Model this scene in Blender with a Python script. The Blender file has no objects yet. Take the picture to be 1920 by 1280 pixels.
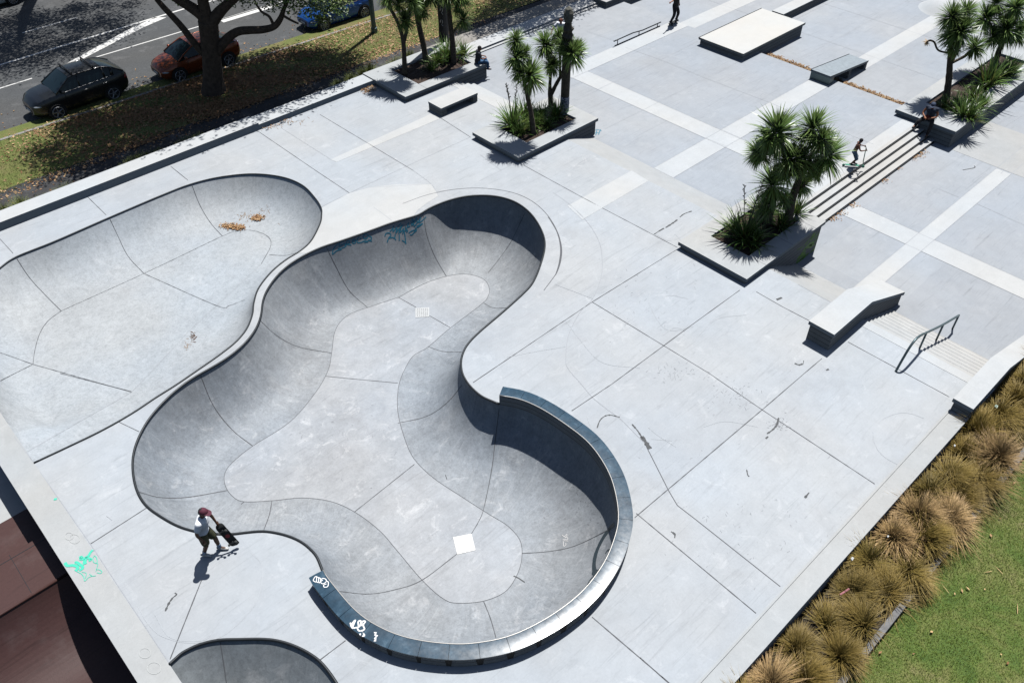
import bpy, bmesh, math, random
from mathutils import Vector, Matrix
from mathutils.bvhtree import BVHTree
from mathutils.geometry import delaunay_2d_cdt

# ------------------------------------------------------------------ camera, sky, sun, exposure
sc = bpy.context.scene
COL = sc.collection
HC = 17.3
FPX, PIT, ROL, YAW = 1582.55, math.radians(42.95), math.radians(-0.10), math.radians(43.256)
_cr, _sr = math.cos(ROL), math.sin(ROL)
_RZ = Matrix(((_cr, -_sr, 0), (_sr, _cr, 0), (0, 0, 1)))
_F = _RZ @ Vector((0, -math.sin(PIT), math.cos(PIT)))
_U = _RZ @ Vector((0, -math.cos(PIT), -math.sin(PIT)))
_R = _RZ @ Vector((1, 0, 0))
_X = math.cos(YAW) * _R + math.sin(YAW) * _F
_Y = -math.sin(YAW) * _R + math.cos(YAW) * _F
MC = Matrix((_X, _Y, _U))                       # camera (right, down, forward) -> world
cd = bpy.data.cameras.new('camera')
cd.sensor_width = 36
cd.lens = FPX / 1920 * 36
cd.clip_start = 0.5
cd.clip_end = 500
cam = bpy.data.objects.new('camera', cd)
COL.objects.link(cam)
_r = MC @ Vector((1, 0, 0)); _u = MC @ Vector((0, -1, 0)); _b = MC @ Vector((0, 0, -1))
cam.matrix_world = Matrix(((_r.x, _u.x, _b.x, 0), (_r.y, _u.y, _b.y, 0), (_r.z, _u.z, _b.z, HC), (0, 0, 0, 1)))
sc.camera = cam
SUN_AZ, SUN_EL = math.radians(23), math.radians(67)        # azimuth from +X towards +Y
w = bpy.data.worlds.new('World'); sc.world = w; w.use_nodes = True
nt = w.node_tree; nt.nodes.clear()
sky = nt.nodes.new('ShaderNodeTexSky'); sky.sky_type = 'NISHITA'; sky.sun_disc = False
sky.sun_elevation = SUN_EL; sky.sun_rotation = math.pi / 2 - SUN_AZ
bg = nt.nodes.new('ShaderNodeBackground'); bg.inputs['Strength'].default_value = 0.05
wo = nt.nodes.new('ShaderNodeOutputWorld')
nt.links.new(sky.outputs[0], bg.inputs[0]); nt.links.new(bg.outputs[0], wo.inputs[0])
sl = bpy.data.lights.new('sun', 'SUN'); sl.energy = 5.0; sl.angle = math.radians(0.5); sl.color = (1.0, 0.975, 0.94)
so = bpy.data.objects.new('sun', sl); COL.objects.link(so)
SD = Vector((math.cos(SUN_AZ) * math.cos(SUN_EL), math.sin(SUN_AZ) * math.cos(SUN_EL), math.sin(SUN_EL)))
so.rotation_euler = SD.to_track_quat('Z', 'Y').to_euler(); so.location = SD * 60
sc.view_settings.view_transform = 'Standard'; sc.view_settings.look = 'None'
sc.view_settings.gamma = 1; sc.view_settings.exposure = 0.48
sc.cycles.max_bounces = 6
sc.cycles.diffuse_bounces = 0

# ------------------------------------------------------------------ helpers
def P(px, py, z=0.0):
    d = MC @ Vector(((px - 960) / FPX, (py - 640) / FPX, 1))
    t = (z - HC) / d.z
    return Vector((0, 0, HC)) + t * d
def PY(px, py, y):
    "point of the sight line that lies on the vertical plane y = const"
    d = MC @ Vector(((px - 960) / FPX, (py - 640) / FPX, 1))
    return Vector((0, 0, HC)) + (y / d.y) * d
HF = Vector((math.sin(YAW), math.cos(YAW), 0))
def PD(px, py, base, off=0.0):
    "point on the upright plane through base that faces the same way as the view"
    d = MC @ Vector(((px - 960) / FPX, (py - 640) / FPX, 1))
    t = (Vector(base).dot(HF) + off) / d.dot(HF)
    return Vector((0, 0, HC)) + t * d

def tag(o, label=None, cat=None, group=None, kind=None):
    if label: o['label'] = label
    if cat: o['category'] = cat
    if group: o['group'] = group
    if kind: o['kind'] = kind
    return o
def empty(name, loc=(0, 0, 0), rz=0.0):
    o = bpy.data.objects.new(name, None); COL.objects.link(o)
    o.location = loc; o.rotation_euler = (0, 0, rz); o.empty_display_size = 0.2
    return o

class MB:
    def __init__(s):
        s.v = []; s.f = []; s.m = []; s.uv = []; s.t = []   # t: per-face tint pair
    def face(s, pts, mat=0, uv=None, tint=None):
        n = len(s.v); s.v.extend([tuple(p) for p in pts]); s.f.append(tuple(range(n, n + len(pts))))
        s.m.append(mat); s.uv.append(uv); s.t.append(tint)
    def poly(s, v, f, mat=0, tint=None):
        n = len(s.v); s.v.extend([tuple(p) for p in v])
        for q in f:
            s.f.append(tuple(n + i for i in q)); s.m.append(mat); s.uv.append(None); s.t.append(tint)
    def box(s, x0, x1, y0, y1, z0, z1, mat=0, bottom=True):
        v = [(x0, y0, z0), (x1, y0, z0), (x1, y1, z0), (x0, y1, z0), (x0, y0, z1), (x1, y0, z1), (x1, y1, z1), (x0, y1, z1)]
        f = [(4, 5, 6, 7), (0, 1, 5, 4), (1, 2, 6, 5), (2, 3, 7, 6), (3, 0, 4, 7)]
        if bottom: f.append((3, 2, 1, 0))
        s.poly(v, f, mat)
    def prism(s, pts, z0, z1, mat=0):
        n = len(pts); v = [(p[0], p[1], z0) for p in pts] + [(p[0], p[1], z1) for p in pts]
        f = [tuple(range(n, 2 * n)), tuple(reversed(range(n)))] + [(i, (i + 1) % n, n + (i + 1) % n, n + i) for i in range(n)]
        s.poly(v, f, mat)
    def extrude(s, prof, axis, a, b, mat=0):
        "profile in (u, z) pushed along an axis; axis 'y': u is x, axis 'x': u is y"
        n = len(prof)
        g = (lambda u, z, k: (u, k, z)) if axis == 'y' else (lambda u, z, k: (k, u, z))
        v = [g(u, z, a) for u, z in prof] + [g(u, z, b) for u, z in prof]
        f = [tuple(range(n)), tuple(reversed(range(n, 2 * n)))] + [(i, n + i, n + (i + 1) % n, (i + 1) % n) for i in range(n)]
        s.poly(v, f, mat)
    def tube(s, pts, r, seg=8, mat=0, caps=True, closed=False, tint=None):
        pts = [Vector(p) for p in pts]; n = len(pts)
        rr = r if isinstance(r, (list, tuple)) else [r] * n
        base = len(s.v); prev = None
        for i, p in enumerate(pts):
            if closed: t = pts[(i + 1) % n] - pts[i - 1]
            else: t = pts[min(i + 1, n - 1)] - pts[max(i - 1, 0)]
            if t.length < 1e-9: t = Vector((0, 0, 1))
            t.normalize()
            if prev is None:
                a = Vector((0, 0, 1)) if abs(t.z) < .9 else Vector((1, 0, 0))
                nrm = (a - t * a.dot(t)).normalized()
            else:
                nrm = prev - t * prev.dot(t)
                nrm = nrm.normalized() if nrm.length > 1e-6 else t.orthogonal().normalized()
            prev = nrm; bi = t.cross(nrm)
            for k in range(seg):
                an = 2 * math.pi * k / seg
                s.v.append(tuple(p + (nrm * math.cos(an) + bi * math.sin(an)) * rr[i]))
        m = n if closed else n - 1
        for i in range(m):
            j = (i + 1) % n
            for k in range(seg):
                k2 = (k + 1) % seg
                s.f.append((base + i * seg + k, base + i * seg + k2, base + j * seg + k2, base + j * seg + k)); s.m.append(mat); s.uv.append(None); s.t.append(tint)
        if caps and not closed:
            s.f.append(tuple(base + k for k in reversed(range(seg)))); s.m.append(mat); s.uv.append(None); s.t.append(tint)
            s.f.append(tuple(base + (n - 1) * seg + k for k in range(seg))); s.m.append(mat); s.uv.append(None); s.t.append(tint)
    def ball(s, c, rx, ry=None, rz=None, seg=12, ring=8, mat=0, rot=None):
        ry = ry or rx; rz = rz or rx; base = len(s.v); c = Vector(c)
        def q(v): return tuple(c + (rot @ v if rot else v))
        s.v.append(q(Vector((0, 0, rz))))
        for i in range(1, ring):
            a = math.pi * i / ring
            for k in range(seg):
                b = 2 * math.pi * k / seg
                s.v.append(q(Vector((rx * math.sin(a) * math.cos(b), ry * math.sin(a) * math.sin(b), rz * math.cos(a)))))
        s.v.append(q(Vector((0, 0, -rz)))); last = len(s.v) - 1
        def add(f): s.f.append(f); s.m.append(mat); s.uv.append(None); s.t.append(None)
        for k in range(seg): add((base, base + 1 + k, base + 1 + (k + 1) % seg))
        for i in range(ring - 2):
            for k in range(seg):
                a0 = base + 1 + i * seg + k; a1 = base + 1 + i * seg + (k + 1) % seg
                add((a0, a0 + seg, a1 + seg, a1))
        o = base + 1 + (ring - 2) * seg
        for k in range(seg): add((last, o + (k + 1) % seg, o + k))
    def mesh(s, name, mats, smooth=False):
        me = bpy.data.meshes.new(name); me.from_pydata(s.v, [], s.f)
        for m in (mats if isinstance(mats, (list, tuple)) else [mats]): me.materials.append(m)
        me.polygons.foreach_set('material_index', s.m)
        if smooth: me.polygons.foreach_set('use_smooth', [True] * len(me.polygons))
        if any(u is not None for u in s.uv):
            l = me.uv_layers.new(name='UVMap')
            for p, u in zip(me.polygons, s.uv):
                if u:
                    for k, li in enumerate(p.loop_indices): l.data[li].uv = u[k]
        if any(t is not None for t in s.t):
            ca = me.color_attributes.new('tint', 'FLOAT_COLOR', 'CORNER')
            for p, t in zip(me.polygons, s.t):
                if t is None: continue
                for k, li in enumerate(p.loop_indices):
                    q = t[k] if isinstance(t, list) else t
                    ca.data[li].color = (q[0], q[1], 0, 1)
        me.update()
        return me
    def build(s, name, mats, parent=None, smooth=False, loc=None, auto=None):
        o = bpy.data.objects.new(name, s.mesh(name, mats, smooth)); COL.objects.link(o)
        if parent: o.parent = parent
        if loc is not None: o.location = loc
        if auto is not None:
            o.data.set_sharp_from_angle(angle=math.radians(auto))
        return o
def copy_tree(o, parent=None):
    c = o.copy(); COL.objects.link(c); c.parent = parent
    for ch in o.children: copy_tree(ch, c)
    return c

def crom(pts, n=8, closed=False):
    "smooth curve through points"
    pts = [Vector(p) for p in pts]; N = len(pts); out = []; idx = []
    for i in range(N if closed else N - 1):
        p1, p2 = pts[i], pts[(i + 1) % N]
        p0 = pts[i - 1] if (closed or i > 0) else p1 * 2 - p2
        p3 = pts[(i + 2) % N] if (closed or i + 2 < N) else p2 * 2 - p1
        idx.append(len(out))
        for k in range(n):
            t = k / n; t2 = t * t; t3 = t2 * t
            out.append(.5 * ((2 * p1) + (p2 - p0) * t + (2 * p0 - 5 * p1 + 4 * p2 - p3) * t2 + (3 * p1 - p0 - 3 * p2 + p3) * t3))
    if not closed: idx.append(len(out)); out.append(pts[-1].copy())
    return out, idx
def resample(pts, n):
    L = [0]
    for a, b in zip(pts[:-1], pts[1:]): L.append(L[-1] + (b - a).length)
    out = []; j = 0
    for k in range(n + 1):
        d = L[-1] * k / n
        while j < len(pts) - 2 and L[j + 1] < d: j += 1
        seg = L[j + 1] - L[j]
        out.append(pts[j].lerp(pts[j + 1], (d - L[j]) / seg if seg > 1e-9 else 0))
    return out

# ------------------------------------------------------------------ materials
def newmat(name):
    m = bpy.data.materials.new(name); m.use_nodes = True
    return m, m.node_tree, m.node_tree.nodes['Principled BSDF']
def ramp(nt, stops):
    r = nt.nodes.new('ShaderNodeValToRGB'); e = r.color_ramp.elements
    e[0].position, e[0].color = stops[0][0], (*stops[0][1], 1)
    e[1].position, e[1].color = stops[-1][0], (*stops[-1][1], 1)
    for p, c in stops[1:-1]:
        x = e.new(p); x.color = (*c, 1)
    return r
def noise(nt, scale, detail=6, rough=.6, vec=None, dist=0):
    n = nt.nodes.new('ShaderNodeTexNoise'); n.inputs['Scale'].default_value = scale
    n.inputs['Detail'].default_value = detail; n.inputs['Roughness'].default_value = rough; n.inputs['Distortion'].default_value = dist
    if vec is not None: nt.links.new(vec, n.inputs['Vector'])
    return n
def mixc(nt, a, b, fac, mode='MIX'):
    m = nt.nodes.new('ShaderNodeMix'); m.data_type = 'RGBA'; m.blend_type = mode
    for sock, v in ((m.inputs[0], fac), (m.inputs[6], a), (m.inputs[7], b)):
        if hasattr(v, 'links') or hasattr(v, 'node'): nt.links.new(v, sock)
        elif isinstance(v, (tuple, list)): sock.default_value = (*v, 1) if len(v) == 3 else v
        else: sock.default_value = v
    return m.outputs[2]
def plain(name, c, rough=.6, metal=0, spec=.5, var=0, vs=8, coat=0, bump=0):
    c = tuple(x * .82 for x in c)
    m, nt, b = newmat(name)
    b.inputs['Roughness'].default_value = rough; b.inputs['Metallic'].default_value = metal
    b.inputs['Specular IOR Level'].default_value = spec; b.inputs['Base Color'].default_value = (*c, 1)
    b.inputs['Coat Weight'].default_value = coat
    if var:
        tc = nt.nodes.new('ShaderNodeTexCoord')
        n = noise(nt, vs, vec=tc.outputs['Object'])
        r = ramp(nt, [(.3, tuple(x * (1 - var) for x in c)), (.7, tuple(min(1, x * (1 + var)) for x in c))])
        nt.links.new(n.outputs[0], r.inputs[0]); nt.links.new(r.outputs[0], b.inputs['Base Color'])
        if bump:
            bp = nt.nodes.new('ShaderNodeBump'); bp.inputs['Strength'].default_value = bump; bp.inputs['Distance'].default_value = .02
            nt.links.new(n.outputs[0], bp.inputs['Height']); nt.links.new(bp.outputs[0], b.inputs['Normal'])
    return m
def concrete(name, c, blotch=.07, fine=.05, stain=.0, streak=.0, rough=.75, bump=.06, board=0, scuff=0.0, slab=0.0):
    c = tuple(x * .54 for x in c)
    m, nt, b = newmat(name); L = nt.links
    geo = nt.nodes.new('ShaderNodeNewGeometry'); pos = geo.outputs['Position']
    def lay(col, scale, lo, hi, amt, dark=True, detail=6, rg=.6, vec=None, dist=0, tintc=None):
        n = noise(nt, scale, detail, rg, vec or pos, dist)
        r = nt.nodes.new('ShaderNodeMapRange'); r.inputs[1].default_value = lo; r.inputs[2].default_value = hi
        r.inputs[3].default_value = 0; r.inputs[4].default_value = amt
        L.new(n.outputs[0], r.inputs[0])
        return mixc(nt, col, tintc if tintc else ((0, 0, 0) if dark else (1, 1, 1)), r.outputs[0])
    col = tuple(c)
    warm = (c[0] * 1.015, c[1] * 1.0, c[2] * .97); cool = (c[0] * .97, c[1] * 1.0, c[2] * 1.02)
    n0 = noise(nt, .22, 3, .5, pos)
    r0 = ramp(nt, [(.38, cool), (.62, warm)]); L.new(n0.outputs[0], r0.inputs[0])
    col = r0.outputs[0]
    col = lay(col, .55, .42, .75, blotch * 1.5)
    col = lay(col, 2.3, .40, .75, blotch * 1.5, detail=8, rg=.7)
    col = lay(col, 1.1, .55, .8, blotch * .9, dark=False)
    if streak: col = lay(col, 6.5, .45, .70, .26, detail=8, rg=.8, dist=.5); col = lay(col, 22, .5, .72, .22, detail=4, rg=.8)
    col = lay(col, 16, .40, .8, fine * 2, detail=4, rg=.75)
    col = lay(col, 60, .62, .72, fine * 2.2, detail=2)
    if slab:
        sn_ = nt.nodes.new('ShaderNodeVectorMath'); sn_.operation = 'SUBTRACT'; sn_.inputs[1].default_value = (3.23, 3.26, 0); L.new(pos, sn_.inputs[0])
        dv = nt.nodes.new('ShaderNodeVectorMath'); dv.operation = 'DIVIDE'; dv.inputs[1].default_value = (4.2, 3.505, 1000); L.new(sn_.outputs[0], dv.inputs[0])
        fl = nt.nodes.new('ShaderNodeVectorMath'); fl.operation = 'FLOOR'; L.new(dv.outputs[0], fl.inputs[0])
        wn = nt.nodes.new('ShaderNodeTexWhiteNoise'); L.new(fl.outputs[0], wn.inputs['Vector'])
        mr_ = nt.nodes.new('ShaderNodeMapRange'); mr_.inputs[3].default_value = 0; mr_.inputs[4].default_value = slab; L.new(wn.outputs['Value'], mr_.inputs[0])
        col = mixc(nt, col, (c[0] * .5, c[1] * .52, c[2] * .56), mr_.outputs[0])
    if scuff:
        mp = nt.nodes.new('ShaderNodeMapping'); mp.inputs['Rotation'].default_value = (0, 0, .5); mp.inputs['Scale'].default_value = (.6, 9, 1)
        L.new(pos, mp.inputs['Vector']); col = lay(col, .9, .58, .75, scuff, vec=mp.outputs[0], dist=1.2, detail=8)
        mp = nt.nodes.new('ShaderNodeMapping'); mp.inputs['Rotation'].default_value = (0, 0, -.9); mp.inputs['Scale'].default_value = (.5, 7, 1)
        L.new(pos, mp.inputs['Vector']); col = lay(col, .9, .58, .75, scuff, vec=mp.outputs[0], dist=1.5, detail=8)
    if stain:
        col = lay(col, .4, .55, .72, stain, tintc=(c[0] * .55, c[1] * .52, c[2] * .5), detail=9, rg=.72, dist=.6)
        col = lay(col, 5, .56, .68, stain * .6, tintc=(c[0] * .5, c[1] * .5, c[2] * .52), detail=9, rg=.8, dist=.3)
        col = lay(col, 1.6, .56, .74, stain * .5, dark=False, detail=9, rg=.75, dist=.8)
    if streak:
        uv = nt.nodes.new('ShaderNodeTexCoord')
        for sx, sy, lo, hi, am, dk in ((7, .5, .47, .75, streak, True), (16, 1.0, .5, .75, streak * .8, True), (2.2, 9, .54, .78, streak * .5, True), (10, .8, .55, .8, streak * .7, False)):
            mp = nt.nodes.new('ShaderNodeMapping'); mp.inputs['Scale'].default_value = (sx, sy, 1)
            L.new(uv.outputs['UV'], mp.inputs['Vector']); col = lay(col, 1.0, lo, hi, am, dark=dk, vec=mp.outputs[0], detail=5, dist=.4)
    if board:
        sp = nt.nodes.new('ShaderNodeSeparateXYZ'); L.new(pos, sp.inputs[0])
        mt = nt.nodes.new('ShaderNodeMath'); mt.operation = 'PINGPONG'; mt.inputs[1].default_value = board / 2; L.new(sp.outputs[2], mt.inputs[0])
        lt = nt.nodes.new('ShaderNodeMath'); lt.operation = 'LESS_THAN'; lt.inputs[1].default_value = .012; L.new(mt.outputs[0], lt.inputs[0])
        col = mixc(nt, col, (c[0] * .4, c[1] * .4, c[2] * .4), lt.outputs[0])
    L.new(col, b.inputs['Base Color']); b.inputs['Roughness'].default_value = rough
    b.inputs['Specular IOR Level'].default_value = .3
    nb = noise(nt, 30, 4, .7, pos); bp = nt.nodes.new('ShaderNodeBump'); bp.inputs['Strength'].default_value = bump; bp.inputs['Distance'].default_value = .02
    L.new(nb.outputs[0], bp.inputs['Height']); L.new(bp.outputs[0], b.inputs['Normal'])
    return m
def leafmat(name, young, old, tip=None, rough=.45, trans=.15):
    "tint.r picks between the young and old colour of the leaf, tint.g runs from its base to its tip"
    m, nt, b = newmat(name); L = nt.links
    at = nt.nodes.new('ShaderNodeAttribute'); at.attribute_name = 'tint'
    sp = nt.nodes.new('ShaderNodeSeparateColor'); L.new(at.outputs['Color'], sp.inputs[0])
    col = mixc(nt, young, old, sp.outputs[0])
    if tip: col = mixc(nt, col, tip, sp.outputs[1])
    oi = nt.nodes.new('ShaderNodeObjectInfo')
    hv = nt.nodes.new('ShaderNodeHueSaturation'); mr = nt.nodes.new('ShaderNodeMapRange')
    mr.inputs[3].default_value = .75; mr.inputs[4].default_value = 1.25; L.new(oi.outputs['Random'], mr.inputs[0])
    L.new(mr.outputs[0], hv.inputs['Value']); L.new(col, hv.inputs['Color'])
    L.new(hv.outputs[0], b.inputs['Base Color']); b.inputs['Roughness'].default_value = rough
    b.inputs['Specular IOR Level'].default_value = .4
    if trans:
        b.inputs['Subsurface Weight'].default_value = 0
        tr = nt.nodes.new('ShaderNodeBsdfTranslucent'); L.new(hv.outputs[0], tr.inputs[0])
        mx = nt.nodes.new('ShaderNodeMixShader'); mx.inputs[0].default_value = trans
        out = nt.nodes['Material Output']; L.new(b.outputs[0], mx.inputs[1]); L.new(tr.outputs[0], mx.inputs[2]); L.new(mx.outputs[0], out.inputs[0])
    return m
M = {}
M['deck'] = concrete('deck_concrete', (.65, .69, .735), .07, .05, stain=.24, scuff=.18, slab=.17)
M['plaza'] = concrete('plaza_concrete', (.54, .58, .635), .07, .04, stain=.11, scuff=.18, slab=.16)
M['white'] = concrete('pale_concrete', (.72, .745, .765), .05, .04, stain=.12, scuff=.05)
M['stepwhite'] = concrete('step_concrete', (.70, .705, .70), .07, .05, stain=.16)
M['cast'] = concrete('cast_concrete', (.66, .68, .685), .05, .04, stain=.12, board=.16)
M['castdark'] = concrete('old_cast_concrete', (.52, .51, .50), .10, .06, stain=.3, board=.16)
M['capgrey'] = concrete('cap_concrete', (.62, .64, .65), .06, .04, stain=.2)
M['bowl'] = concrete('bowl_concrete', (.52, .565, .62), .14, .10, stain=.42, streak=.11, rough=.6)
M['bowlfloor'] = concrete('bowl_floor_concrete', (.585, .62, .67), .13, .09, stain=.46, rough=.6, scuff=.2)
M['pool'] = concrete('pool_concrete', (.65, .70, .75), .08, .09, stain=.16, streak=.07, rough=.65)
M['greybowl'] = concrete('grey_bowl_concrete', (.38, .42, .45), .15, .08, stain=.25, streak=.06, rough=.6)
M['tan'] = concrete('tan_concrete', (.42, .40, .37), .08, .05, stain=.15)
M['bank'] = concrete('bank_concrete', (.585, .60, .61), .06, .04, stain=.12)
M['asphalt'] = concrete('asphalt', (.135, .14, .145), .08, .25, stain=.05, rough=.85, bump=.2)
M['path'] = concrete('path_asphalt', (.085, .085, .09), .1, .25, stain=.1, rough=.9, bump=.2)
M['paint'] = plain('road_paint', (.62, .62, .60), .7, var=.12, vs=25)
M['joint'] = plain('dark_joint', (.10, .105, .115), .9)  # own dark grey of the joint and groove lines
M['faint'] = plain('faint_joint', (.33, .35, .38), .9)
M['skid'] = plain('rubber_mark', (.07, .075, .08), .8)
M['skidfaint'] = plain('worn_rubber_mark', (.40, .43, .46), .9)
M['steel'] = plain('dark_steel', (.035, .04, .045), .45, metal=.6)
M['brightsteel'] = plain('worn_steel', (.45, .44, .42), .4, metal=.6)
M['bluesteel'] = plain('blue_grey_steel', (.10, .145, .16), .4, metal=.5)
M['slate'] = None
M['soil'] = plain('bark_mulch', (.045, .028, .02), .95, var=.6, vs=14, bump=.8)
M['bed'] = plain('bed_soil', (.03, .024, .018), .95, var=.5, vs=10, bump=.8)
M['timber'] = plain('grey_timber', (.16, .16, .16), .8, var=.3, vs=5)
M['teal'] = plain('teal_paint', (.02, .16, .24), .5)
M['mint'] = plain('mint_paint', (.05, .52, .37), .7)
M['lime'] = plain('lime_paint', (.13, .30, .04), .6, var=.4, vs=6)
M['whitepaint'] = plain('white_paint', (.8, .8, .8), .5)
M['darkpaint'] = plain('dark_paint', (.025, .04, .05), .5)
M['deadleaf'] = leafmat('fallen_leaf', (.17, .075, .028), (.46, .32, .16), rough=.7, trans=0)
# ramp sheet: worn brown boards
M['brown'] = concrete('brown_sheet', (.105, .052, .048), .03, .1, stain=.0, scuff=.35, rough=.45)
m, nt, b = newmat('slate_cap'); L = nt.links
g = nt.nodes.new('ShaderNodeNewGeometry'); n1 = noise(nt, 3, 8, .7, g.outputs['Position'], .5)
r1 = ramp(nt, [(.35, (.014, .034, .055)), (.58, (.028, .062, .095)), (.8, (.10, .16, .21))]); L.new(n1.outputs[0], r1.inputs[0]); L.new(r1.outputs[0], b.inputs['Base Color'])
n2 = noise(nt, 9, 6, .7, g.outputs['Position']); r2 = nt.nodes.new('ShaderNodeMapRange'); r2.inputs[3].default_value = .13; r2.inputs[4].default_value = .30
L.new(n2.outputs[0], r2.inputs[0]); L.new(r2.outputs[0], b.inputs['Roughness']); b.inputs['Specular IOR Level'].default_value = .5
M['slate'] = m
# grass ground
def grassmat(name, stops, sc2=40):
    m, nt, b = newmat(name); L = nt.links
    g = nt.nodes.new('ShaderNodeNewGeometry'); n = noise(nt, .9, 8, .75, g.outputs['Position'], .4)
    r = ramp(nt, stops); L.new(n.outputs[0], r.inputs[0])
    n2 = noise(nt, sc2, 3, .7, g.outputs['Position'])
    r2 = ramp(nt, [(.35, (.25, .25, .25)), (.65, (1, 1, 1))]); L.new(n2.outputs[0], r2.inputs[0])
    c = mixc(nt, r.outputs[0], r2.outputs[0], .8, 'MULTIPLY'); L.new(c, b.inputs['Base Color']); b.inputs['Roughness'].default_value = .9
    bp = nt.nodes.new('ShaderNodeBump'); bp.inputs['Strength'].default_value = .6; bp.inputs['Distance'].default_value = .05
    L.new(n2.outputs[0], bp.inputs['Height']); L.new(bp.outputs[0], b.inputs['Normal'])
    return m
M['lawn'] = grassmat('lawn_ground', [(.3, (.05, .11, .015)), (.46, (.10, .16, .025)), (.6, (.17, .19, .05)), (.72, (.26, .22, .11))])
M['verge'] = grassmat('verge_ground', [(.25, (.09, .14, .02)), (.45, (.14, .17, .035)), (.6, (.19, .17, .06)), (.8, (.16, .11, .05))])

def sheet(name, pts, z, mat, parent=None, kind=None):
    b = MB(); b.face([(p[0], p[1], z) for p in pts]); o = b.build(name, mat, parent)
    if kind: o['kind'] = kind
    return o
def rect(b, x0, x1, y0, y1, z, mat=0):
    b.face([(x0, y0, z), (x1, y0, z), (x1, y1, z), (x0, y1, z)], mat)
# ------------------------------------------------------------------ ground levels (metres)
ZP, ZR, ZQ = -0.46, -1.0, -0.75        # middle plaza, lower plaza, far plaza
XE = 21.33                             # edge of the deck towards the lower plaza

def bowl_floor_z(p):
    "depth of the big bowl at a floor point given in picture rows: deep far end, shallower near end"
    y = p[1]
    k = max(0, min(1, (y - 545) / 190.0))
    return -1.95 + .35 * (k * k * (3 - 2 * k))

# rim of the big bowl, clockwise from the flat side under the graffiti: (px, py, z)
RIM = [(700,431),(734,418.5),(770,408),(787.5,402),(808,389.5),(840.6,376.5),(875,368.5),(912.5,367),(944,371.5),(972,382.5),(997,403),(1015.6,432.5),(1022,460.6),(1014,495),(1000,529),(981,551),(937.5,590),(900,621.6),(875,648),(865,673),(865.6,695),(872,711),(884,727),(902.5,743),(922,752),
 (938.7,741,.37),(975,747.6,.37),(1015.8,765.7,.37),(1061,795,.37),(1106,831,.37),(1140,881,.37),(1155,926.6,.37),(1160,972,.37),(1151.7,1010,.37),(1133.6,1053,.37),(1097,1103,.37),(1047.5,1144,.37),(993,1175.8,.37),(947.8,1194,.37),(902.5,1203,.37),(857,1206.6,.37),(793.7,1200.7,.37),(739,1187,.37),(689.5,1162,.37),(657.8,1135,.37),(630.6,1103,.37),(614.8,1083,.37),(606,1069,.37),
 (600,1057),(590,1037.6),(567,1017),(540,1004.7),(512,998),(489.5,996),(461,998.5),(435,1001.5),(404,1001),(371.6,997.5),(335,987),(299,967),(272,946),(256,917.5),(249,881),(251.5,845),(267,806.5),(290,772.5),(326,736),(362.6,709),(396,690),(429.7,669),(460.6,642.8),(481,615),(490,589),(493,564.7),(503,540.6),(526,511),(557,487),(598,466),(640,452)]
FLR = [(747,557.5),(794,532.5),(837.5,518),(875,514),(906,523),(917,539),(915.6,554),(903,570),(844,615),(803,650),(775,667),(759,692),(750,714),(746,735),(746,772.5),(757.5,818),(775.6,858.6),(812,895),(866,931),(916,963),(952,985.5),(975,1012.6),(978.6,1044),(970,1076),(948,1108),(907,1126),(857,1130),(830,1121),(791.5,1087),(744,1031),(712,994.5),(667,960.5),(621.6,940),(567,933),(512,938),(457.7,940),(435,929),(422,908.5),(422,886),(437,865.5),(473.6,836),(543.8,790.6),(591,736.6),(615,695),(622,661),(627,625),(639,602.5),(660,587),(700,573)]
ANCH = [((612,462),(690,576)),((794,400),(837,518)),((850,373),(858,515)),((990,395),(914,528)),((1000,529),(903,570)),((866,662),(803,650)),((866,700),(746,793)),((936,745),(907,957)),((1152,1000),(979,1040)),((930,1198),(907,1126)),((636,1108),(791,1087)),((494,996),(512,938)),((257,920),(424,915)),((376,702),(474,836)),((487,600),(622,662))]
def wpts(lst, zf=None):
    return [P(p[0], p[1], zf(p) if zf else 0).xy.to_3d() + Vector((0, 0, zf(p) if zf else 0)) if (len(p) == 2 or zf) else Vector((P(*p).x, P(*p).y, 0)) for p in lst]
def nearest(pts, q):
    return min(range(len(pts)), key=lambda i: (pts[i].xy - q.xy).length)
def ring_pairs(rim, flo, anch, step=.11):
    "matches rim and floor stretches between the joints that run down the wall"
    ia = [(nearest(rim, a), nearest(flo, b)) for a, b, _t in anch]
    A, B, T = [], [], []
    n = len(ia)
    for k in range(n):
        (a0, b0), (a1, b1) = ia[k], ia[(k + 1) % n]
        def cut(L, i, j):
            return L[i:j + 1] if j > i else L[i:] + L[:j + 1]
        ca, cb = cut(rim, a0, a1), cut(flo, b0, b1)
        ln = sum((x - y).length for x, y in zip(ca[:-1], ca[1:])); lb = sum((x - y).length for x, y in zip(cb[:-1], cb[1:]))
        m = max(3, int(max(ln, lb) / step))
        A += resample(ca, m)[:-1]; B += resample(cb, m)[:-1]
        T += [anch[k][2] + (anch[(k + 1) % n][2] - anch[k][2]) * (.5 - .5 * math.cos(math.pi * q / m)) for q in range(m)]
    return A, B, T
def smooth_closed(L, it):
    for _ in range(it):
        L = [(L[i - 1] + L[i] * 2 + L[(i + 1) % len(L)]) / 4 for i in range(len(L))]
    return L
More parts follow.
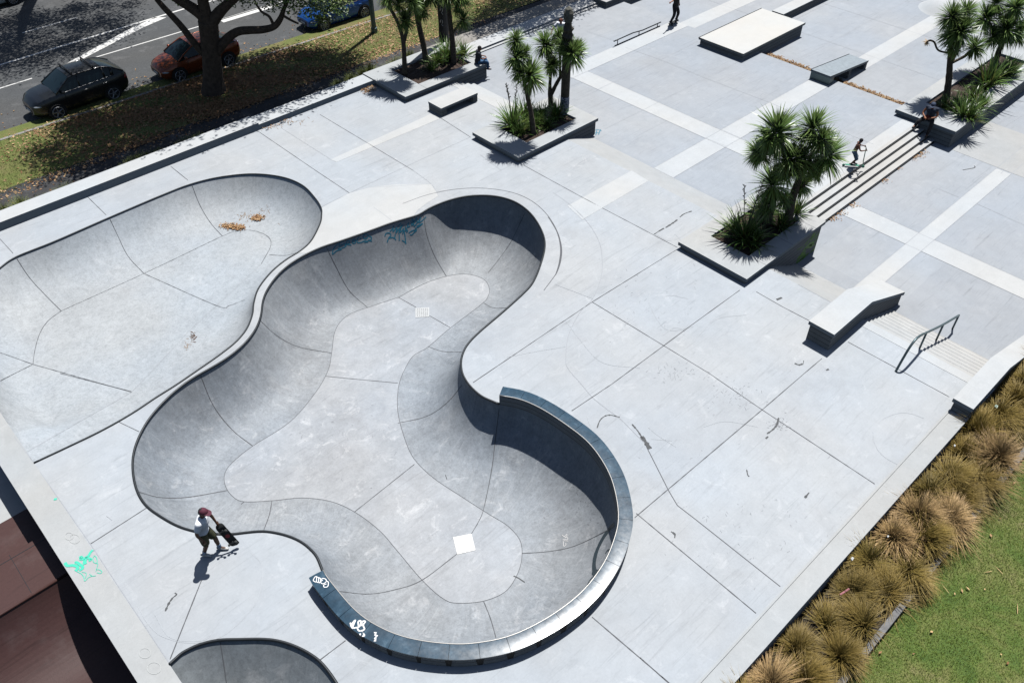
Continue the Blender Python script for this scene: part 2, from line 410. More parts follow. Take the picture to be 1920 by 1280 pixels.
def wall_mesh(A, B, beta, closed=True, seg=18, S=2.25, pm=(1.7, 3.4)):
    "swept transition: a parabola blended (beta) with a quarter ellipse that turns vertical at the rim"
    b = MB(); n = len(A); tl = beta if isinstance(beta, list) else [beta] * n
    u = 0; us = [0]
    for i in range(n): u += (A[(i + 1) % n] - A[i]).length; us.append(u)
    for i in range(n):
        d = max(.02, A[i].z - B[i].z); be = tl[i]; pw = min(pm[1], max(pm[0], S * (A[i].xy - B[i].xy).length / d))
        for k in range(seg + 1):
            q = math.sin(math.pi / 2 * (1 - k / seg))          # 1 at rim .. 0 at floor
            z = B[i].z + d * ((1 - be) * q ** pw + be * (1 - math.sqrt(max(0, 1 - q * q))))
            b.v.append((B[i].x + (A[i].x - B[i].x) * q, B[i].y + (A[i].y - B[i].y) * q, z))
    for i in range(n if closed else n - 1):
        j = (i + 1) % n
        for k in range(seg):
            b.f.append((i * (seg + 1) + k, i * (seg + 1) + k + 1, j * (seg + 1) + k + 1, j * (seg + 1) + k)); b.m.append(0)
            v0, v1 = k / seg * 2.6, (k + 1) / seg * 2.6
            b.uv.append([(us[i], v0), (us[i], v1), (us[i + 1], v1), (us[i + 1], v0)]); b.t.append(None)
    return b
def fill(loops, holes=(), z=None, extra=None, dens=None):
    "flat or gently warped sheet inside loops[0], outside the holes"
    vs, es, zs = [], [], []
    for Lp in list(loops) + list(holes):
        o = len(vs); vs += [Vector((p.x, p.y)) for p in Lp]; zs += [p.z for p in Lp]
        es += [(o + i, o + (i + 1) % len(Lp)) for i in range(len(Lp))]
    if extra:
        for p in extra: vs.append(Vector((p.x, p.y))); zs.append(p.z)
    r = delaunay_2d_cdt(vs, es, [], 1, 1e-5)
    ov, of, orig = r[0], r[2], r[3]
    def inside(Lp, x, y):
        c = False; n = len(Lp); j = n - 1
        for i in range(n):
            xi, yi, xj, yj = Lp[i].x, Lp[i].y, Lp[j].x, Lp[j].y
            if (yi > y) != (yj > y) and x < (xj - xi) * (y - yi) / (yj - yi) + xi: c = not c
            j = i
        return c
    b = MB()
    for i, p in enumerate(ov):
        b.v.append((p.x, p.y, z if z is not None else (zs[orig[i][0]] if orig[i] else 0)))
    for f in of:
        cx = sum(ov[i].x for i in f) / 3; cy = sum(ov[i].y for i in f) / 3
        if not inside(loops[0], cx, cy) or any(inside(h, cx, cy) for h in holes): continue
        a, c, d = (ov[i] for i in f)
        if (c - a).cross(d - a) < 0: f = tuple(reversed(f))
        b.f.append(tuple(f)); b.m.append(0); b.uv.append(None); b.t.append(None)
    return b

# ---- big bowl
rimc, _ = crom(wpts(RIM), 6, True)
rimc = smooth_closed(rimc, 3)
flc, _ = crom(wpts(FLR, bowl_floor_z), 6, True)
flc = smooth_closed(flc, 2)
anch = [(P(a[0], a[1], .37 if (a[1] > 1060 or (a[0] > 937 and a[1] > 735)) else 0), P(b[0], b[1], bowl_floor_z(b)), th) for (a, b), th in zip(ANCH, (0,0,.9,1,.7,.35,.6,.85,.75,.4,.2,0,0,0,0))]
RA, RB, RT = ring_pairs(rimc, flc, anch)
bowl = empty('skate_bowl', (0, 0, 0))
tag(bowl, 'large curvy grey concrete skate bowl with a dark parapet round its near end', 'skate bowl')
bm_w = wall_mesh(RA, RB, RT)
bowl_wall = bm_w.build('bowl_wall', M['bowl'], bowl, smooth=True)
bf = fill([RB]); bowl_floor = bf.build('bowl_floor', M['bowlfloor'], bowl, smooth=True)
# ---- long shallow pool
def lz(p): return -1.0
LRIM = [(64,868),(128,838),(190,808),(245,777),(292,746),(330,722),(371,694),(412.5,665),(443,640.5),(463,616),(473.5,589),(476,568),(485,540.6),(509,510),(536,487.5),(564,470),(584,451),(600,420),(603,403),(602,390),(591,372),(567,348),(529,332.7),(474,326.8),(412.5,332.7),(357.5,346),(302.5,367),(206,408),(103,453),(31,482),(0,503)]
lr = wpts(LRIM) + [Vector(p) for p in ((2.05, 27.35, 0), (1.3, 26.5, 0), (.8, 25.0, 0), (.7, 23.2, 0), (.52, 21.8, 0), (.49, 20.6, 0))]
LF = [(50,847,-.04),(110,813,-.30),(170,779,-.68),(215,753,-.93),(247,735,-1),(290,700,-1),(330,655,-1),(370,613,-1),(406,573,-1),(450,532,-1),(490,495,-1),(505,478,-1),(508,460,-1),(500,442,-1),(470,432,-1),(417,443,-1),(345,477,-1),(270,513,-1),(190,548,-1),(115,583,-1),(90,602,-1),(75,625,-1),(66,655,-1),(62,683,-1)]
lf = [Vector((P(*p).x, P(*p).y, p[2])) for p in LF] + [Vector(p) for p in ((1.55, 20.95, -.9), (1.1, 20.6, -.5), (.6, 20.2, -.1))]
LRC, li = crom(lr, 8); LFC, fi = crom(lf, 8)
def li_px(q): return nearest(LRC, P(*q))
def fi_px(q): return nearest(LFC, P(q[0], q[1], -1))
prs = [(0, 0), (li_px((292, 746)), fi_px((247, 735))), (li_px((412.5, 665)), fi_px((330, 655))), (li_px((474, 589)), fi_px((406, 573))), (li_px((556, 475)), fi_px((505, 478))), (li_px((357.5, 346)), fi_px((417, 443))), (li_px((206, 408)), fi_px((270, 513))), (li_px((31, 482)), fi_px((115, 583))), (len(LRC) - 6 * 8 - 1, fi_px((66, 655))), (len(LRC) - 1, len(LFC) - 1)]
LA, LB_ = [], []
for (a0, b0), (a1, b1) in zip(prs[:-1], prs[1:]):
    ca, cb = LRC[a0:a1 + 1], LFC[b0:b1 + 1]
    m_ = max(6, int(sum((x - y).length for x, y in zip(ca[:-1], ca[1:])) / .12))
    LA += resample(ca, m_)[:-1]; LB_ += resample(cb, m_)[:-1]
LA.append(LRC[-1]); LB_.append(LFC[-1])
pool = empty('shallow_bowl'); tag(pool, 'long shallow pale concrete bowl with a pile of brown leaves, beside the street wall', 'skate bowl')
pool_wall = wall_mesh(LA, LB_, 0, closed=False, S=1.6, pm=(1.6, 3.0)).build('bowl_wall', M['pool'], pool, smooth=True)
BORD0, BORD1 = Vector((.49, 20.6, 0)), Vector((P(64, 868).x, P(64, 868).y, 0))
pf_loop = LB_ + [Vector((.49, 20.2, 0)), Vector((.49, 19.6, 0)), Vector((.49, 18.95, 0))]
i_a, i_b = nearest(LB_, P(247, 735, -1)), nearest(LB_, P(62, 683, -1))
f1 = fill([LB_[i_a:i_b + 1]]); f2 = fill([[LB_[i_a]] + list(reversed(LB_[:i_a])) + [Vector((.49, 18.95, 0)), Vector((.49, 19.6, 0)), Vector((.49, 20.2, 0)), Vector((.49, 20.6, 0))] + list(reversed(LB_[i_b:]))])
f1.poly(f2.v, f2.f)
pool_floor = f1.build('bowl_floor', M['pool'], pool, smooth=False)
# ---- small bowl at the lower edge of the picture
SR = [(318,1245),(330,1234),(345,1222),(375,1208),(410,1200),(450,1198.5),(490,1198),(520,1201),(550,1210),(580,1225),(605,1245),(632,1282),(655,1330),(668,1400),(660,1480)]
sr, _ = crom(wpts(SR), 8)
cen = P(470, 1470)
sf = []
for i, p in enumerate(sr):
    d = (Vector((cen.x, cen.y, 0)) - p); L_ = d.length
    sf.append(Vector((p.x, p.y, -1.35)) + d.normalized() * min(2.2, L_ * .8))
k_ = len(sr)
for i in range(12):                       # the wall runs out square against the border strip
    t = i / 12; sf[i] = Vector((.49 + (sf[12].x - .49) * t, sr[i].y - 2.1 + (sf[12].y - sr[i].y + 2.1) * t, -1.35))
small = empty('corner_bowl'); tag(small, 'small grey concrete bowl cut off by the lower edge of the photo', 'skate bowl')
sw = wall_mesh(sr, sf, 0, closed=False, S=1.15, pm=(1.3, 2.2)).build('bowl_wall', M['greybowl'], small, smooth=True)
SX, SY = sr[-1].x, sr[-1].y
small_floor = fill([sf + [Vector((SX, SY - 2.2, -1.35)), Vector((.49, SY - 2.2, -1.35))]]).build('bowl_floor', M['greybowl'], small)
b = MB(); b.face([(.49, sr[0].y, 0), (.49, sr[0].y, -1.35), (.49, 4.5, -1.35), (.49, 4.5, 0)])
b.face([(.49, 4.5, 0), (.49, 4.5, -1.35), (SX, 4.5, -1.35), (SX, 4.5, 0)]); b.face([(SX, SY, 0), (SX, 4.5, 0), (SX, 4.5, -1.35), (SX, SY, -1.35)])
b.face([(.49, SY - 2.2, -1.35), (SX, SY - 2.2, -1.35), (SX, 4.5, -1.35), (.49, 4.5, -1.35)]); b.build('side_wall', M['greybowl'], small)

# ---- deck with the bowls cut out
DX0 = -.17
outer = [Vector(p).to_3d() for p in ((DX0, 2.69), (19.6, 2.69), (XE, 2.69), (XE, 10.4), (22.6, 10.4), (22.6, 30.1), (DX0, 30.1))]
holes = [RA, LA + [Vector((.49, 18.71, 0)) if i == 1 else Vector((.49, 19.6, 0)) for i in range(1)], sr + [Vector((SX, 4.5, 0)), Vector((.49, 4.5, 0))]]
deck = fill([outer], holes, z=0.0).build('plaza_deck', M['deck'])
deck['kind'] = 'structure'
# long pale border strip and its outer retaining face
bs = MB(); rect(bs, DX0, .49, 2.7, 30.0, .004); border = bs.build('border_strip', M['capgrey'], deck)
bs = MB(); bs.box(DX0 - .012, DX0, 2.0, 40, -3.2, .004); bs.build('retaining_face', M['capgrey'], deck)
# pale patches and strips in the deck
ps = MB()
def quadpx(b, pts, z, mat=0): b.face([P(x, y, z) for x, y in pts], mat)
quadpx(ps, [(620,299),(631,304),(827.5,221.5),(807.5,214)], .005)
quadpx(ps, [(1064,386),(1092,412),(1216,339),(1184,320)], .005)
for q in ps.v: pass
ps.build('pale_strip', M['white'], deck)
pp = MB(); pts = [(604,389),(655,362),(690,352),(740,346),(808,345),(823,367),(800,381),(782,395)]
low = [P(x, y) for x, y in pts]
idx0 = nearest(RA, P(775, 406)); idx1 = nearest(RA, P(570, 480)); k0 = nearest(LA, P(560, 473)); k1 = nearest(LA, P(604, 398))
seq = []
i = idx0
while i != idx1: seq.append(RA[i]); i = (i - 1) % len(RA)
mid = (RA[idx1] + LA[k0]) / 2
polyA = [Vector((p.x, p.y, 0)) for p in low] + [p + Vector((0, 0, 0)) for p in seq[::3]] + [LA[k] for k in range(k0, k1, 2)]
fill([polyA], z=.004).build('pale_slab', M['white'], deck)

# ---- lower plazas, banks, steps (all ground)
st = MB(); rect(st, 22.6, 36.05, 11.95, 30.1, ZP); plaza = st.build('middle_plaza', M['plaza']); plaza['kind'] = 'structure'
st = MB(); rect(st, XE, 62, 2.75, 11.1, ZR); rect(st, 36.2, 62, -4, 2.75, ZR); lowp = st.build('lower_plaza', M['plaza']); lowp['kind'] = 'structure'
st = MB(); rect(st, 36.05, 75, 11.1, 40, ZQ); farp = st.build('far_plaza', M['plaza']); farp['kind'] = 'structure'
# riser between the middle and the far plaza
b = MB(); rect(b, 36.06, 36.85, 13.05, 20.55, ZQ + .005); b.build('drain_channel', M['bed'], farp)
st = MB(); st.face([(36.05, 12, ZP), (36.05, 12, ZQ), (36.05, 30.1, ZQ), (36.05, 30.1, ZP)]); st.build('edge_face', M['cast'], plaza)
def curved_bank(b, x0, z0, x1, z1, y0, y1, mat=0, n=10):
    pts = []
    for i in range(n + 1):
        t = i / n; pts.append((x0 + (x1 - x0) * t, z0 + (z1 - z0) * (t * (1 - .25) + .25 * (3 * t * t - 2 * t ** 3))))
    for (xa, za), (xb, zb) in zip(pts[:-1], pts[1:]):
        b.face([(xa, y0, za), (xb, y0, zb), (xb, y1, zb), (xa, y1, za)], mat)
bk = MB(); curved_bank(bk, 22.6, 0, 24.05, ZP + .003, 12.9, 20.9); curved_bank(bk, 22.6, 0, 24.05, ZP + .003, 23.3, 24.55)
bank1 = bk.build('concrete_bank', M['bank']); bank1['kind'] = 'structure'
bk = MB(); curved_bank(bk, XE, 0, 23.5, ZR + .003, 7.5, 10.4); bank2 = bk.build('concrete_bank', M['bank']); bank2['kind'] = 'structure'
# strips on the middle plaza
sp = MB(); rect(sp, 27.42, 28.45, 14.4, 25.0, ZP + .004); rect(sp, 24.06, 27.42, 16.38, 17.36, ZP + .004); rect(sp, 28.45, 36.04, 16.38, 17.36, ZP + .004)
rect(sp, 27.42, 36.04, 25.0, 25.95, ZP + .004); rect(sp, 24.9, 35.0, 11.9, 12.55, ZP + .004); sp.build('pale_strip', M['white'], plaza)
sp = MB(); rect(sp, 36.06, 62, 16.4, 17.3, ZQ + .004); rect(sp, 36.06, 60, 25.0, 25.95, ZQ + .004); sp.build('pale_strip', M['white'], farp)
sp = MB(); rect(sp, 27.4, 28.4, 3.3, 7.68, ZR + .004); rect(sp, 27.4, 28.4, 8.28, 10.95, ZR + .004); rect(sp, 23.55, 34.9, 7.68, 8.28, ZR + .004); rect(sp, 38.6, 60, 7.68, 8.28, ZR + .004)
sp.build('pale_strip', M['white'], lowp)
sp = MB(); rect(sp, 35.0, 38.5, 6.6, 10.2, ZR + .006); sp.build('buff_slab', M['bank'], lowp)
# flight of wide steps between middle and lower plaza
stp = empty('wide_steps'); tag(stp, 'flight of four wide pale steps with shaded risers between two planters', 'steps')
ny = [11.85, 11.57, 11.29, 11.01]; zz = [ZP + .006, ZP - .13, ZP - .265, ZP - .40, ZR - .05]
for i in range(4):
    b = MB(); pass
    b.box(24.7, 35.0, ny[i] if i == 0 else ny[i], (ny[i - 1] if i else 12.0), ZR - .1, zz[i])
    b.build('tread', M['stepwhite'], stp)
    b = MB(); b.box(24.72, 34.98, ny[i] - .012, ny[i] - .001, zz[i + 1], zz[i] - .035); b.build('riser_shade', M['steel'], stp)  # shade on each riser painted in as a dark strip
# steps beside the street planter (4 risers) and steps by the hubba (7 risers)
s2 = empty('deck_steps'); tag(s2, 'short pale concrete steps going down beside the end of the street planter', 'steps')
for i in range(3):
    b = MB(); b.box(22.6 + .33 * i, 22.6 + .33 * (i + 1), 24.55, 27.75, ZP - .1, -.115 * (i + 1) + .002); b.build('tread', M['white'], s2)
b = MB(); b.box(22.3, 22.6, 24.55, 27.75, -.2, .006); b.build('top_tread', M['white'], s2)
s3 = empty('stair_flight'); tag(s3, 'eight pale concrete stairs descending between the kinked ledge and the end wall', 'steps')
for i in range(7):
    b = MB(); b.box(XE + .31 * i, XE + .31 * (i + 1), 3.2, 6.8, ZR - .1, -.125 * (i + 1) + .003); b.build('tread', M['stepwhite'], s3)
    b = MB(); b.face([(XE + .31 * (i + 1) - .03, 3.3, -.125 * (i + 1) + .006), (XE + .31 * (i + 1) - .002, 3.3, -.125 * (i + 1) + .006), (XE + .31 * (i + 1) - .002, 6.7, -.125 * (i + 1) + .006), (XE + .31 * (i + 1) - .03, 6.7, -.125 * (i + 1) + .006)]); b.build('nosing', M['bank'], s3)
b = MB(); b.box(XE - .33, XE + .001, 3.24, 6.7, -.2, .007); b.build('top_tread', M['white'], s3)

# ---- kerb and wall along the grass bed
kb = MB(); kb.box(DX0, 19.6, 2.69, 3.17, -.9, .03); kb.box(DX0, 19.6, 3.17, 3.22, -.3, .055)
kerb = kb.build('border_kerb', [M['capgrey']]); tag(kerb, 'long low pale concrete border kerb between the deck and the tussock bed', 'kerb')
# ---- street side
def srect(name, x0, y00, y01, x1, y10, y11, z, mat):
    b = MB(); b.face([(x0, y00, z), (x1, y10, z), (x1, y11, z), (x0, y01, z)]); o = b.build(name, mat); o['kind'] = 'structure'; return o
ZS = -.6
srect('path', -12, 30.6, 35.0, 70, 30.6, 31.2, ZS, M['path'])
verge = srect('verge_ground', -12, 34.2, 39, 70, 32.0, 36.7, ZS + .005, M['verge'])
srect('road', -30, 38.5, 75, 90, 35.4, 75, ZS - .1, M['asphalt'])
kb = MB(); n = 40
def kline(x): return 38.05 - .037 * x
for i in range(n):
    x0, x1 = -12 + i * 2.05, -12 + (i + 1) * 2.05
    kb.poly([(x0, kline(x0) - .16, ZS - .2), (x1 - .02, kline(x1) - .16, ZS - .2), (x1 - .02, kline(x1), ZS - .2), (x0, kline(x0), ZS - .2), (x0, kline(x0) - .16, ZS + .02), (x1 - .02, kline(x1) - .16, ZS + .02), (x1 - .02, kline(x1), ZS + .02), (x0, kline(x0), ZS + .02)], [(4, 5, 6, 7), (0, 1, 5, 4), (1, 2, 6, 5), (2, 3, 7, 6), (3, 0, 4, 7)])
tag(kb.build('street_kerb', M['tan']), 'grey street kerb between leafy verge and road', 'kerb')
ZRD = ZS - .1 + .004
rm = MB()
def lpx(b, a, c, wd, z, mat=0):
    p, q = P(*a, z), P(*c, z); d = (q - p).normalized(); s = Vector((-d.y, d.x, 0)) * wd / 2
    b.face([p - s, q - s, q + s, p + s], mat)
lpx(rm, (-40, 134), (345, 17), .15, ZRD); lpx(rm, (345, 17), (500, -28), .14, ZRD)
rm.face([P(98, 134, ZRD), P(122, 128, ZRD), P(268, 52, ZRD), P(312, 33, ZRD), P(290, 33, ZRD), P(240, 56, ZRD)])
lpx(rm, (-30, 175), (60, 147), .09, ZRD); lpx(rm, (165, 112), (560, -6), .09, ZRD); lpx(rm, (42, 62), (144, 33), .10, ZRD)
lpx(rm, (415, 40), (520, 8), .5, ZRD)
tag(rm.build('road_marking', M['paint']), kind='structure')
# low street wall in two lengths
def wallbox(name, x0, x1, y0, y1, z0, z1, label, cat, cap=.1, over=.04):
    o = empty(name); tag(o, label, cat)
    b = MB(); b.box(x0 + .01, x1 - .01, y0 + over, y1 - over, z0, z1 - cap); b.build('wall', M['cast'], o)
    b = MB(); b.box(x0, x1, y0, y1, z1 - cap, z1); b.build('cap', M['white'], o); return o
wallbox('street_wall', -6, 13.98, 30.0, 30.75, -1.2, .30, 'higher straight length of low pale concrete wall behind the long shallow bowl', 'wall', cap=.30, over=.0)
wallbox('street_wall', 13.98, 19.86, 30.0, 30.78, -1.2, .22, 'lower length of concrete wall running up to the street planter', 'wall', cap=.22, over=.0)
b = MB(); b.box(24.5, 45, 30.1, 30.95, -1.2, ZP + .14); b.box(24.5, 45, 29.95, 30.1, -1.2, ZP + .05)
tag(b.build('street_wall', M['white']), 'long low white step along the footpath behind the crouching skater', 'wall')
b = MB(); rect(b, 24.2, 60, 30.9, 32.3, ZS + .12); o = b.build('pavement', M['tan']); o['kind'] = 'structure'
# ---- right-hand grass bed, edging and lawn
b = MB(); rect(b, -5, 60, 1.2, 2.7, -.55); bed = b.build('bed_ground', M['bed']); bed['kind'] = 'structure'
b = MB(); rect(b, -30, 80, -45, 1.3, -.62); lawn = b.build('lawn', M['lawn']); lawn['kind'] = 'structure'
b = MB(); b.box(-3, 18.0, 1.12, 1.26, -.7, -.42); b.box(18.03, 40, 1.12, 1.26, -.7, -.40)
tag(b.build('bed_edging', M['timber']), 'weathered grey edging board between tussocks and lawn', 'edging')
# ---- lower level on the left with the brown quarter pipe
b = MB(); rect(b, -40, DX0 - .01, 18.42, 60, -1.06); o = b.build('lower_pavement', M['capgrey']); o['kind'] = 'structure'
b = MB(); rect(b, -40, -60, 0, 1, -1)
qp = empty('quarter_pipe'); tag(qp, 'brown sheeted quarter pipe below the pale border at lower left', 'ramp')
b = MB(); b.box(-9, DX0 - .015, 17.05, 18.42, -1.3, -1.03); b.build('lower_platform', M['brown'], qp)
b = MB(); b.box(-9, DX0 - .015, 15.56, 17.05, -2.2, -.75); b.build('platform', M['brown'], qp)
b = MB(); r_ = 2.35; t0 = math.radians(62); N = 20; prv = None
for i in range(N + 1):
    th = t0 * (1 - i / N); yy = 15.5 - r_ * (math.sin(t0) - math.sin(th)); z_ = -.76 - r_ * (math.cos(th) - math.cos(t0))
    if prv: b.face([(-9, prv[0], prv[1]), (-9, yy, z_), (DX0 - .015, yy, z_), (DX0 - .015, prv[0], prv[1])])
    prv = (yy, z_)
b.face([(-9, prv[0], prv[1]), (-9, 4, prv[1]), (DX0 - .015, 4, prv[1]), (DX0 - .015, prv[0], prv[1])])
b.build('transition', M['brown'], qp, smooth=True)
b = MB(); b.tube([(-9, 15.52, -.745), (DX0 - .02, 15.52, -.745)], .035); b.build('coping', M['brown'], qp, smooth=True)
b = MB()
for x in (-1.05, -2.27, -3.5):
    b.face([(x, 15.6, -.747), (x + .012, 15.6, -.747), (x + .012, 17.04, -.747), (x, 17.04, -.747)])
b.face([(-9, 16.88, -.746), (DX0 - .02, 16.88, -.746), (DX0 - .02, 16.9, -.746), (-9, 16.9, -.746)]); b.build('sheet_joint', M['steel'], qp)

# ------------------------------------------------------------------ ribbons laid on the surfaces
dg = bpy.context.evaluated_depsgraph_get()
def bvh(objs):
    V, F = [], []
    for o in objs:
        n = len(V); V += [v.co.copy() for v in o.data.vertices]; F += [tuple(n + i for i in p.vertices) for p in o.data.polygons]
    return BVHTree.FromPolygons(V, F)
T_DECK = bvh([deck]); T_BOWL = bvh([bowl_wall, bowl_floor]); T_POOL = bvh([pool_wall, pool_floor]); T_SMALL = bvh([sw, small_floor])
T_MID = bvh([plaza, bank1]); T_LOW = bvh([lowp, bank2]); T_FAR = bvh([farp])
O_ = Vector((0, 0, HC))
def hit(tree, px, py):
    d = (MC @ Vector(((px - 960) / FPX, (py - 640) / FPX, 1))).normalized()
    loc, nor, ix, dist = tree.ray_cast(O_, d)
    if loc is None: return None
    if nor.dot(d) > 0: nor = -nor
    return loc, nor
def ribbon(b, tree, pts, wd, mat=0, lift=.005, curve=False, step=9, jitter=0, rnd=random):
    if curve and len(pts) > 2:
        c, _ = crom([Vector((x, y, 0)) for x, y in pts], 6); pts = [(p.x, p.y) for p in c]
    Q = []
    for (x0, y0), (x1, y1) in zip(pts[:-1], pts[1:]):
        m = max(1, int(math.hypot(x1 - x0, y1 - y0) / step))
        for k in range(m): Q.append((x0 + (x1 - x0) * k / m, y0 + (y1 - y0) * k / m))
    Q.append(pts[-1])
    H = [hit(tree, x, y) for x, y in Q]; n = len(H)
    W = wd if callable(wd) else (lambda t: wd)
    prev = None
    for i in range(n):
        if H[i] is None: prev = None; continue
        a = H[max(i - 1, 0)] or H[i]; c = H[min(i + 1, n - 1)] or H[i]
        t = c[0] - a[0]
        if t.length < 1e-6: prev = None; continue
        s = H[i][1].cross(t).normalized() * W(i / (n - 1)) / 2
        if jitter: s *= rnd.uniform(1 - jitter, 1 + jitter)
        o = H[i][0] + H[i][1] * lift
        cur = (o - s, o + s)
        if prev and (prev[0] - cur[0]).length < 1.5: b.face([prev[0], cur[0], cur[1], prev[1]], mat)
        prev = cur
rj = random.Random(5)
J = MB(); dj = .022
for L_ in ([(887,717),(1109,567),(1269,468)], [(1190,970),(1429,768),(1508,700),(1541,672)], [(1072,770),(1147,720),(1300,607),(1387,544)], [(170,1019),(276,951)], [(598,1238),(648,1200)], [(319,1235),(378,1087)],
           [(1110,566),(1330,700),(1429,768),(1640,907)], [(1110,1156),(1300,1318)], [(1193,962),(1417.5,1149)],
           [(978,308),(1095,372),(1131,391),(1270,464)], [(320,312),(361,345)], [(165,370),(206,410)], [(0,448),(31,482)], [(482,245),(592,320),(655,362)], [(600,215),(700,275),(775,320)], [(827,222),(883,258)],
           [(1418,547),(1467,575),(1517,601)], [(1590,641),(1780,744)], [(213,786),(261,809)]):
    ribbon(J, T_DECK, L_, dj, jitter=.35, rnd=rj)
ribbon(J, T_DECK, [(1209,831),(1254,920),(1270,947),(1300,970),(1463,1099)], .02, curve=False)
ribbon(J, T_DECK, [(1200,1232),(1262,1287)], dj)
for L_, c in (([(755,382),(800,366),(850,355.5),(905,353),(960,361),(1000,379),(1030,408),(1049,445),(1051,475)], True),):
    ribbon(J, T_DECK, L_, .022, curve=True)
ribbon(J, T_DECK, [(1028,407),(1045,436),(1052,465),(1050,490),(1044,510),(1038,520),(1020,544)], lambda t: .02 + .05 * math.sin(math.pi * min(1, t * 1.15)) ** 2, curve=True, lift=.007)
J.build('slab_joint', M['joint'], deck)
J = MB()
for L_, c in (([(1037,361),(1066,382),(1100,415),(1122,450),(1129,482),(1127,520),(1111,560),(1087,586),(1066,629),(1061,673),(1066,692),(1090,720),(1111,745),(1137,766),(1164,786),(1192,814),(1209,831)], True),
             ([(1040,533),(1111,560)], False), ([(822,367),(808,345),(775,320)], True), ([(690,352),(808,345)], False), ([(898,340),(969,305)], False), ([(880,258),(762,312),(655,362),(603,388)], False), ([(655,362),(690,352)], False),
             ([(527,240),(620,299)], False), ([(75,884),(170,1020),(318,1243)], False), ([(27,819),(64,868)], False), ([(1183,320),(1205,318)], False), ([(1216,339),(1231,336)], False),
             ([(50,848),(64,868)], False), ([(200,967),(210,975)], False), ([(1470,519),(1557,566)], False), ([(735,414),(700,388)], False), ([(940,320),(900,290)], False)):
    ribbon(J, T_DECK, L_, .014, curve=c)
J.build('faint_joint', M['faint'], deck)
# bowl joints
J = MB()
for L_, c in (([(612,463),(630,500),(655,545),(690,577)], True), ([(794,404),(800,440),(815,480),(837,518)], True), ([(984,400),(960,450),(940,480),(915,512)], True), ([(907,568),(925,577),(955,577)], True),
              ([(803,650),(832,659),(866,660)], True), ([(746,793),(800,780),(838,755),(866,722)], True), ([(936,766),(928,830),(922,880),(907,953),(897,978),(884,1000)], True), ([(979,1037),(1030,1033),(1080,1022),(1146,990)], True),
              ([(907,1127),(920,1160),(930,1195)], True), ([(636,1108),(690,1113),(740,1105),(791,1087),(858,1037)], True), ([(510,938),(505,965),(494,995)], True), ([(260,922),(300,932),(350,932),(426,919)], True),
              ([(376,704),(400,760),(435,805),(474,836)], True), ([(487,600),(520,630),(560,650),(622,662)], True), ([(610,705),(680,712),(746,718)], False), ([(747,557.5),(780,576)], False), ([(804,591),(844,614)], False),
              ([(665,959),(777,870)], False), ([(457.7,940),(452,945)], False)):
    ribbon(J, T_BOWL, L_, .02, curve=c, jitter=.3, rnd=rj)
ribbon(J, T_BOWL, FLR + [FLR[0]], .014, curve=True)
J.build('bowl_joint', M['joint'], bowl)
J = MB()
for L_, c in (([(31,484),(55,520),(85,553),(115,583)], True), ([(206,410),(220,440),(240,480),(270,513)], True), ([(360,347),(375,385),(395,418),(417,443)], True), ([(270,513),(406,573),(430,573),(460,562)], True), ([(505,478),(535,479),(556,474)], True),
              ([(62,683),(247,735)], False), ([(0,661),(62,683),(0,714)], False), ([(113,700),(247,734)], False), ([(115,583),(270,513),(417,443),(445,434),(470,432),(500,442),(508,460),(490,495)], True), ([(62,683),(66,655),(75,625),(90,602),(115,583)], True)):
    ribbon(J, T_POOL, L_, .013, curve=c, jitter=.3, rnd=rj, step=4, lift=.014)
J.build('bowl_joint', M['joint'], pool)
J = MB(); ribbon(J, T_POOL, [(490,495),(405,574),(350,625),(290,690),(247,735),(50,847)], .012); J.build('faint_joint', M['faint'], pool)
J = MB(); ribbon(J, T_SMALL, [(413,1203),(419,1240),(426,1290)], .02); J.build('bowl_joint', M['joint'], small)
# plaza joints
J = MB()
for L_ in ([(1075,191),(1239,112.5),(1307.8,78)], [(1134,242),(1207,206),(1323.4,147),(1394,111)], [(1172,89),(1239,112.5),(1323.4,147),(1442,192),(1480,208)], [(1566,242),(1638,271)], [(1605,268),(1675,225)], [(1100,59),(1152,77)],
           [(1146.9,155.3),(1118.75,168.75)], [(1323,259),(1363,275)], [(1353,243),(1388,259)], [(1442,192),(1477,208)], [(1050,100),(1100,75)], [(960,160),(1010,186)], [(985,75),(1060,100)], [(1477,208),(1525,230)]):
    ribbon(J, T_MID, L_, .022, jitter=.3, rnd=rj)
for x, y in ((27.42, None), (28.45, None)):
    J.face([(x - .008, 14.4, ZP + .008), (x + .008, 14.4, ZP + .008), (x + .008, 25, ZP + .008), (x - .008, 25, ZP + .008)])
for y in (16.38, 17.36, 25.0):
    J.face([(24.1, y - .008, ZP + .008), (36, y - .008, ZP + .008), (36, y + .008, ZP + .008), (24.1, y + .008, ZP + .008)])
J.build('slab_joint', M['faint'], plaza)
J = MB()
for L_ in ([(1761,355),(1798,370)], [(1829,381),(1920,422)], [(1723,437.5),(1753,450.6)], [(1698,457.8),(1727.8,471.2)], [(1876,326),(1920,285)], [(1867,317),(1900,290)], [(1855,225),(1920,262)], [(1880,240),(1920,215)]):
    ribbon(J, T_LOW, L_, .02)
for x in (27.4, 28.4):
    for y0, y1 in ((3.3, 7.68), (8.28, 10.95)): J.face([(x - .008, y0, ZR + .008), (x + .008, y0, ZR + .008), (x + .008, y1, ZR + .008), (x - .008, y1, ZR + .008)])
for y in (7.68, 8.28): J.face([(23.6, y - .008, ZR + .008), (40, y - .008, ZR + .008), (40, y + .008, ZR + .008), (23.6, y + .008, ZR + .008)])
J.build('slab_joint', M['faint'], lowp)
J = MB()
for y in (14.6, 19.2, 22.0): J.face([(36.1, y, ZQ + .005), (60, y, ZQ + .005), (60, y + .02, ZQ + .005), (36.1, y + .02, ZQ + .005)])
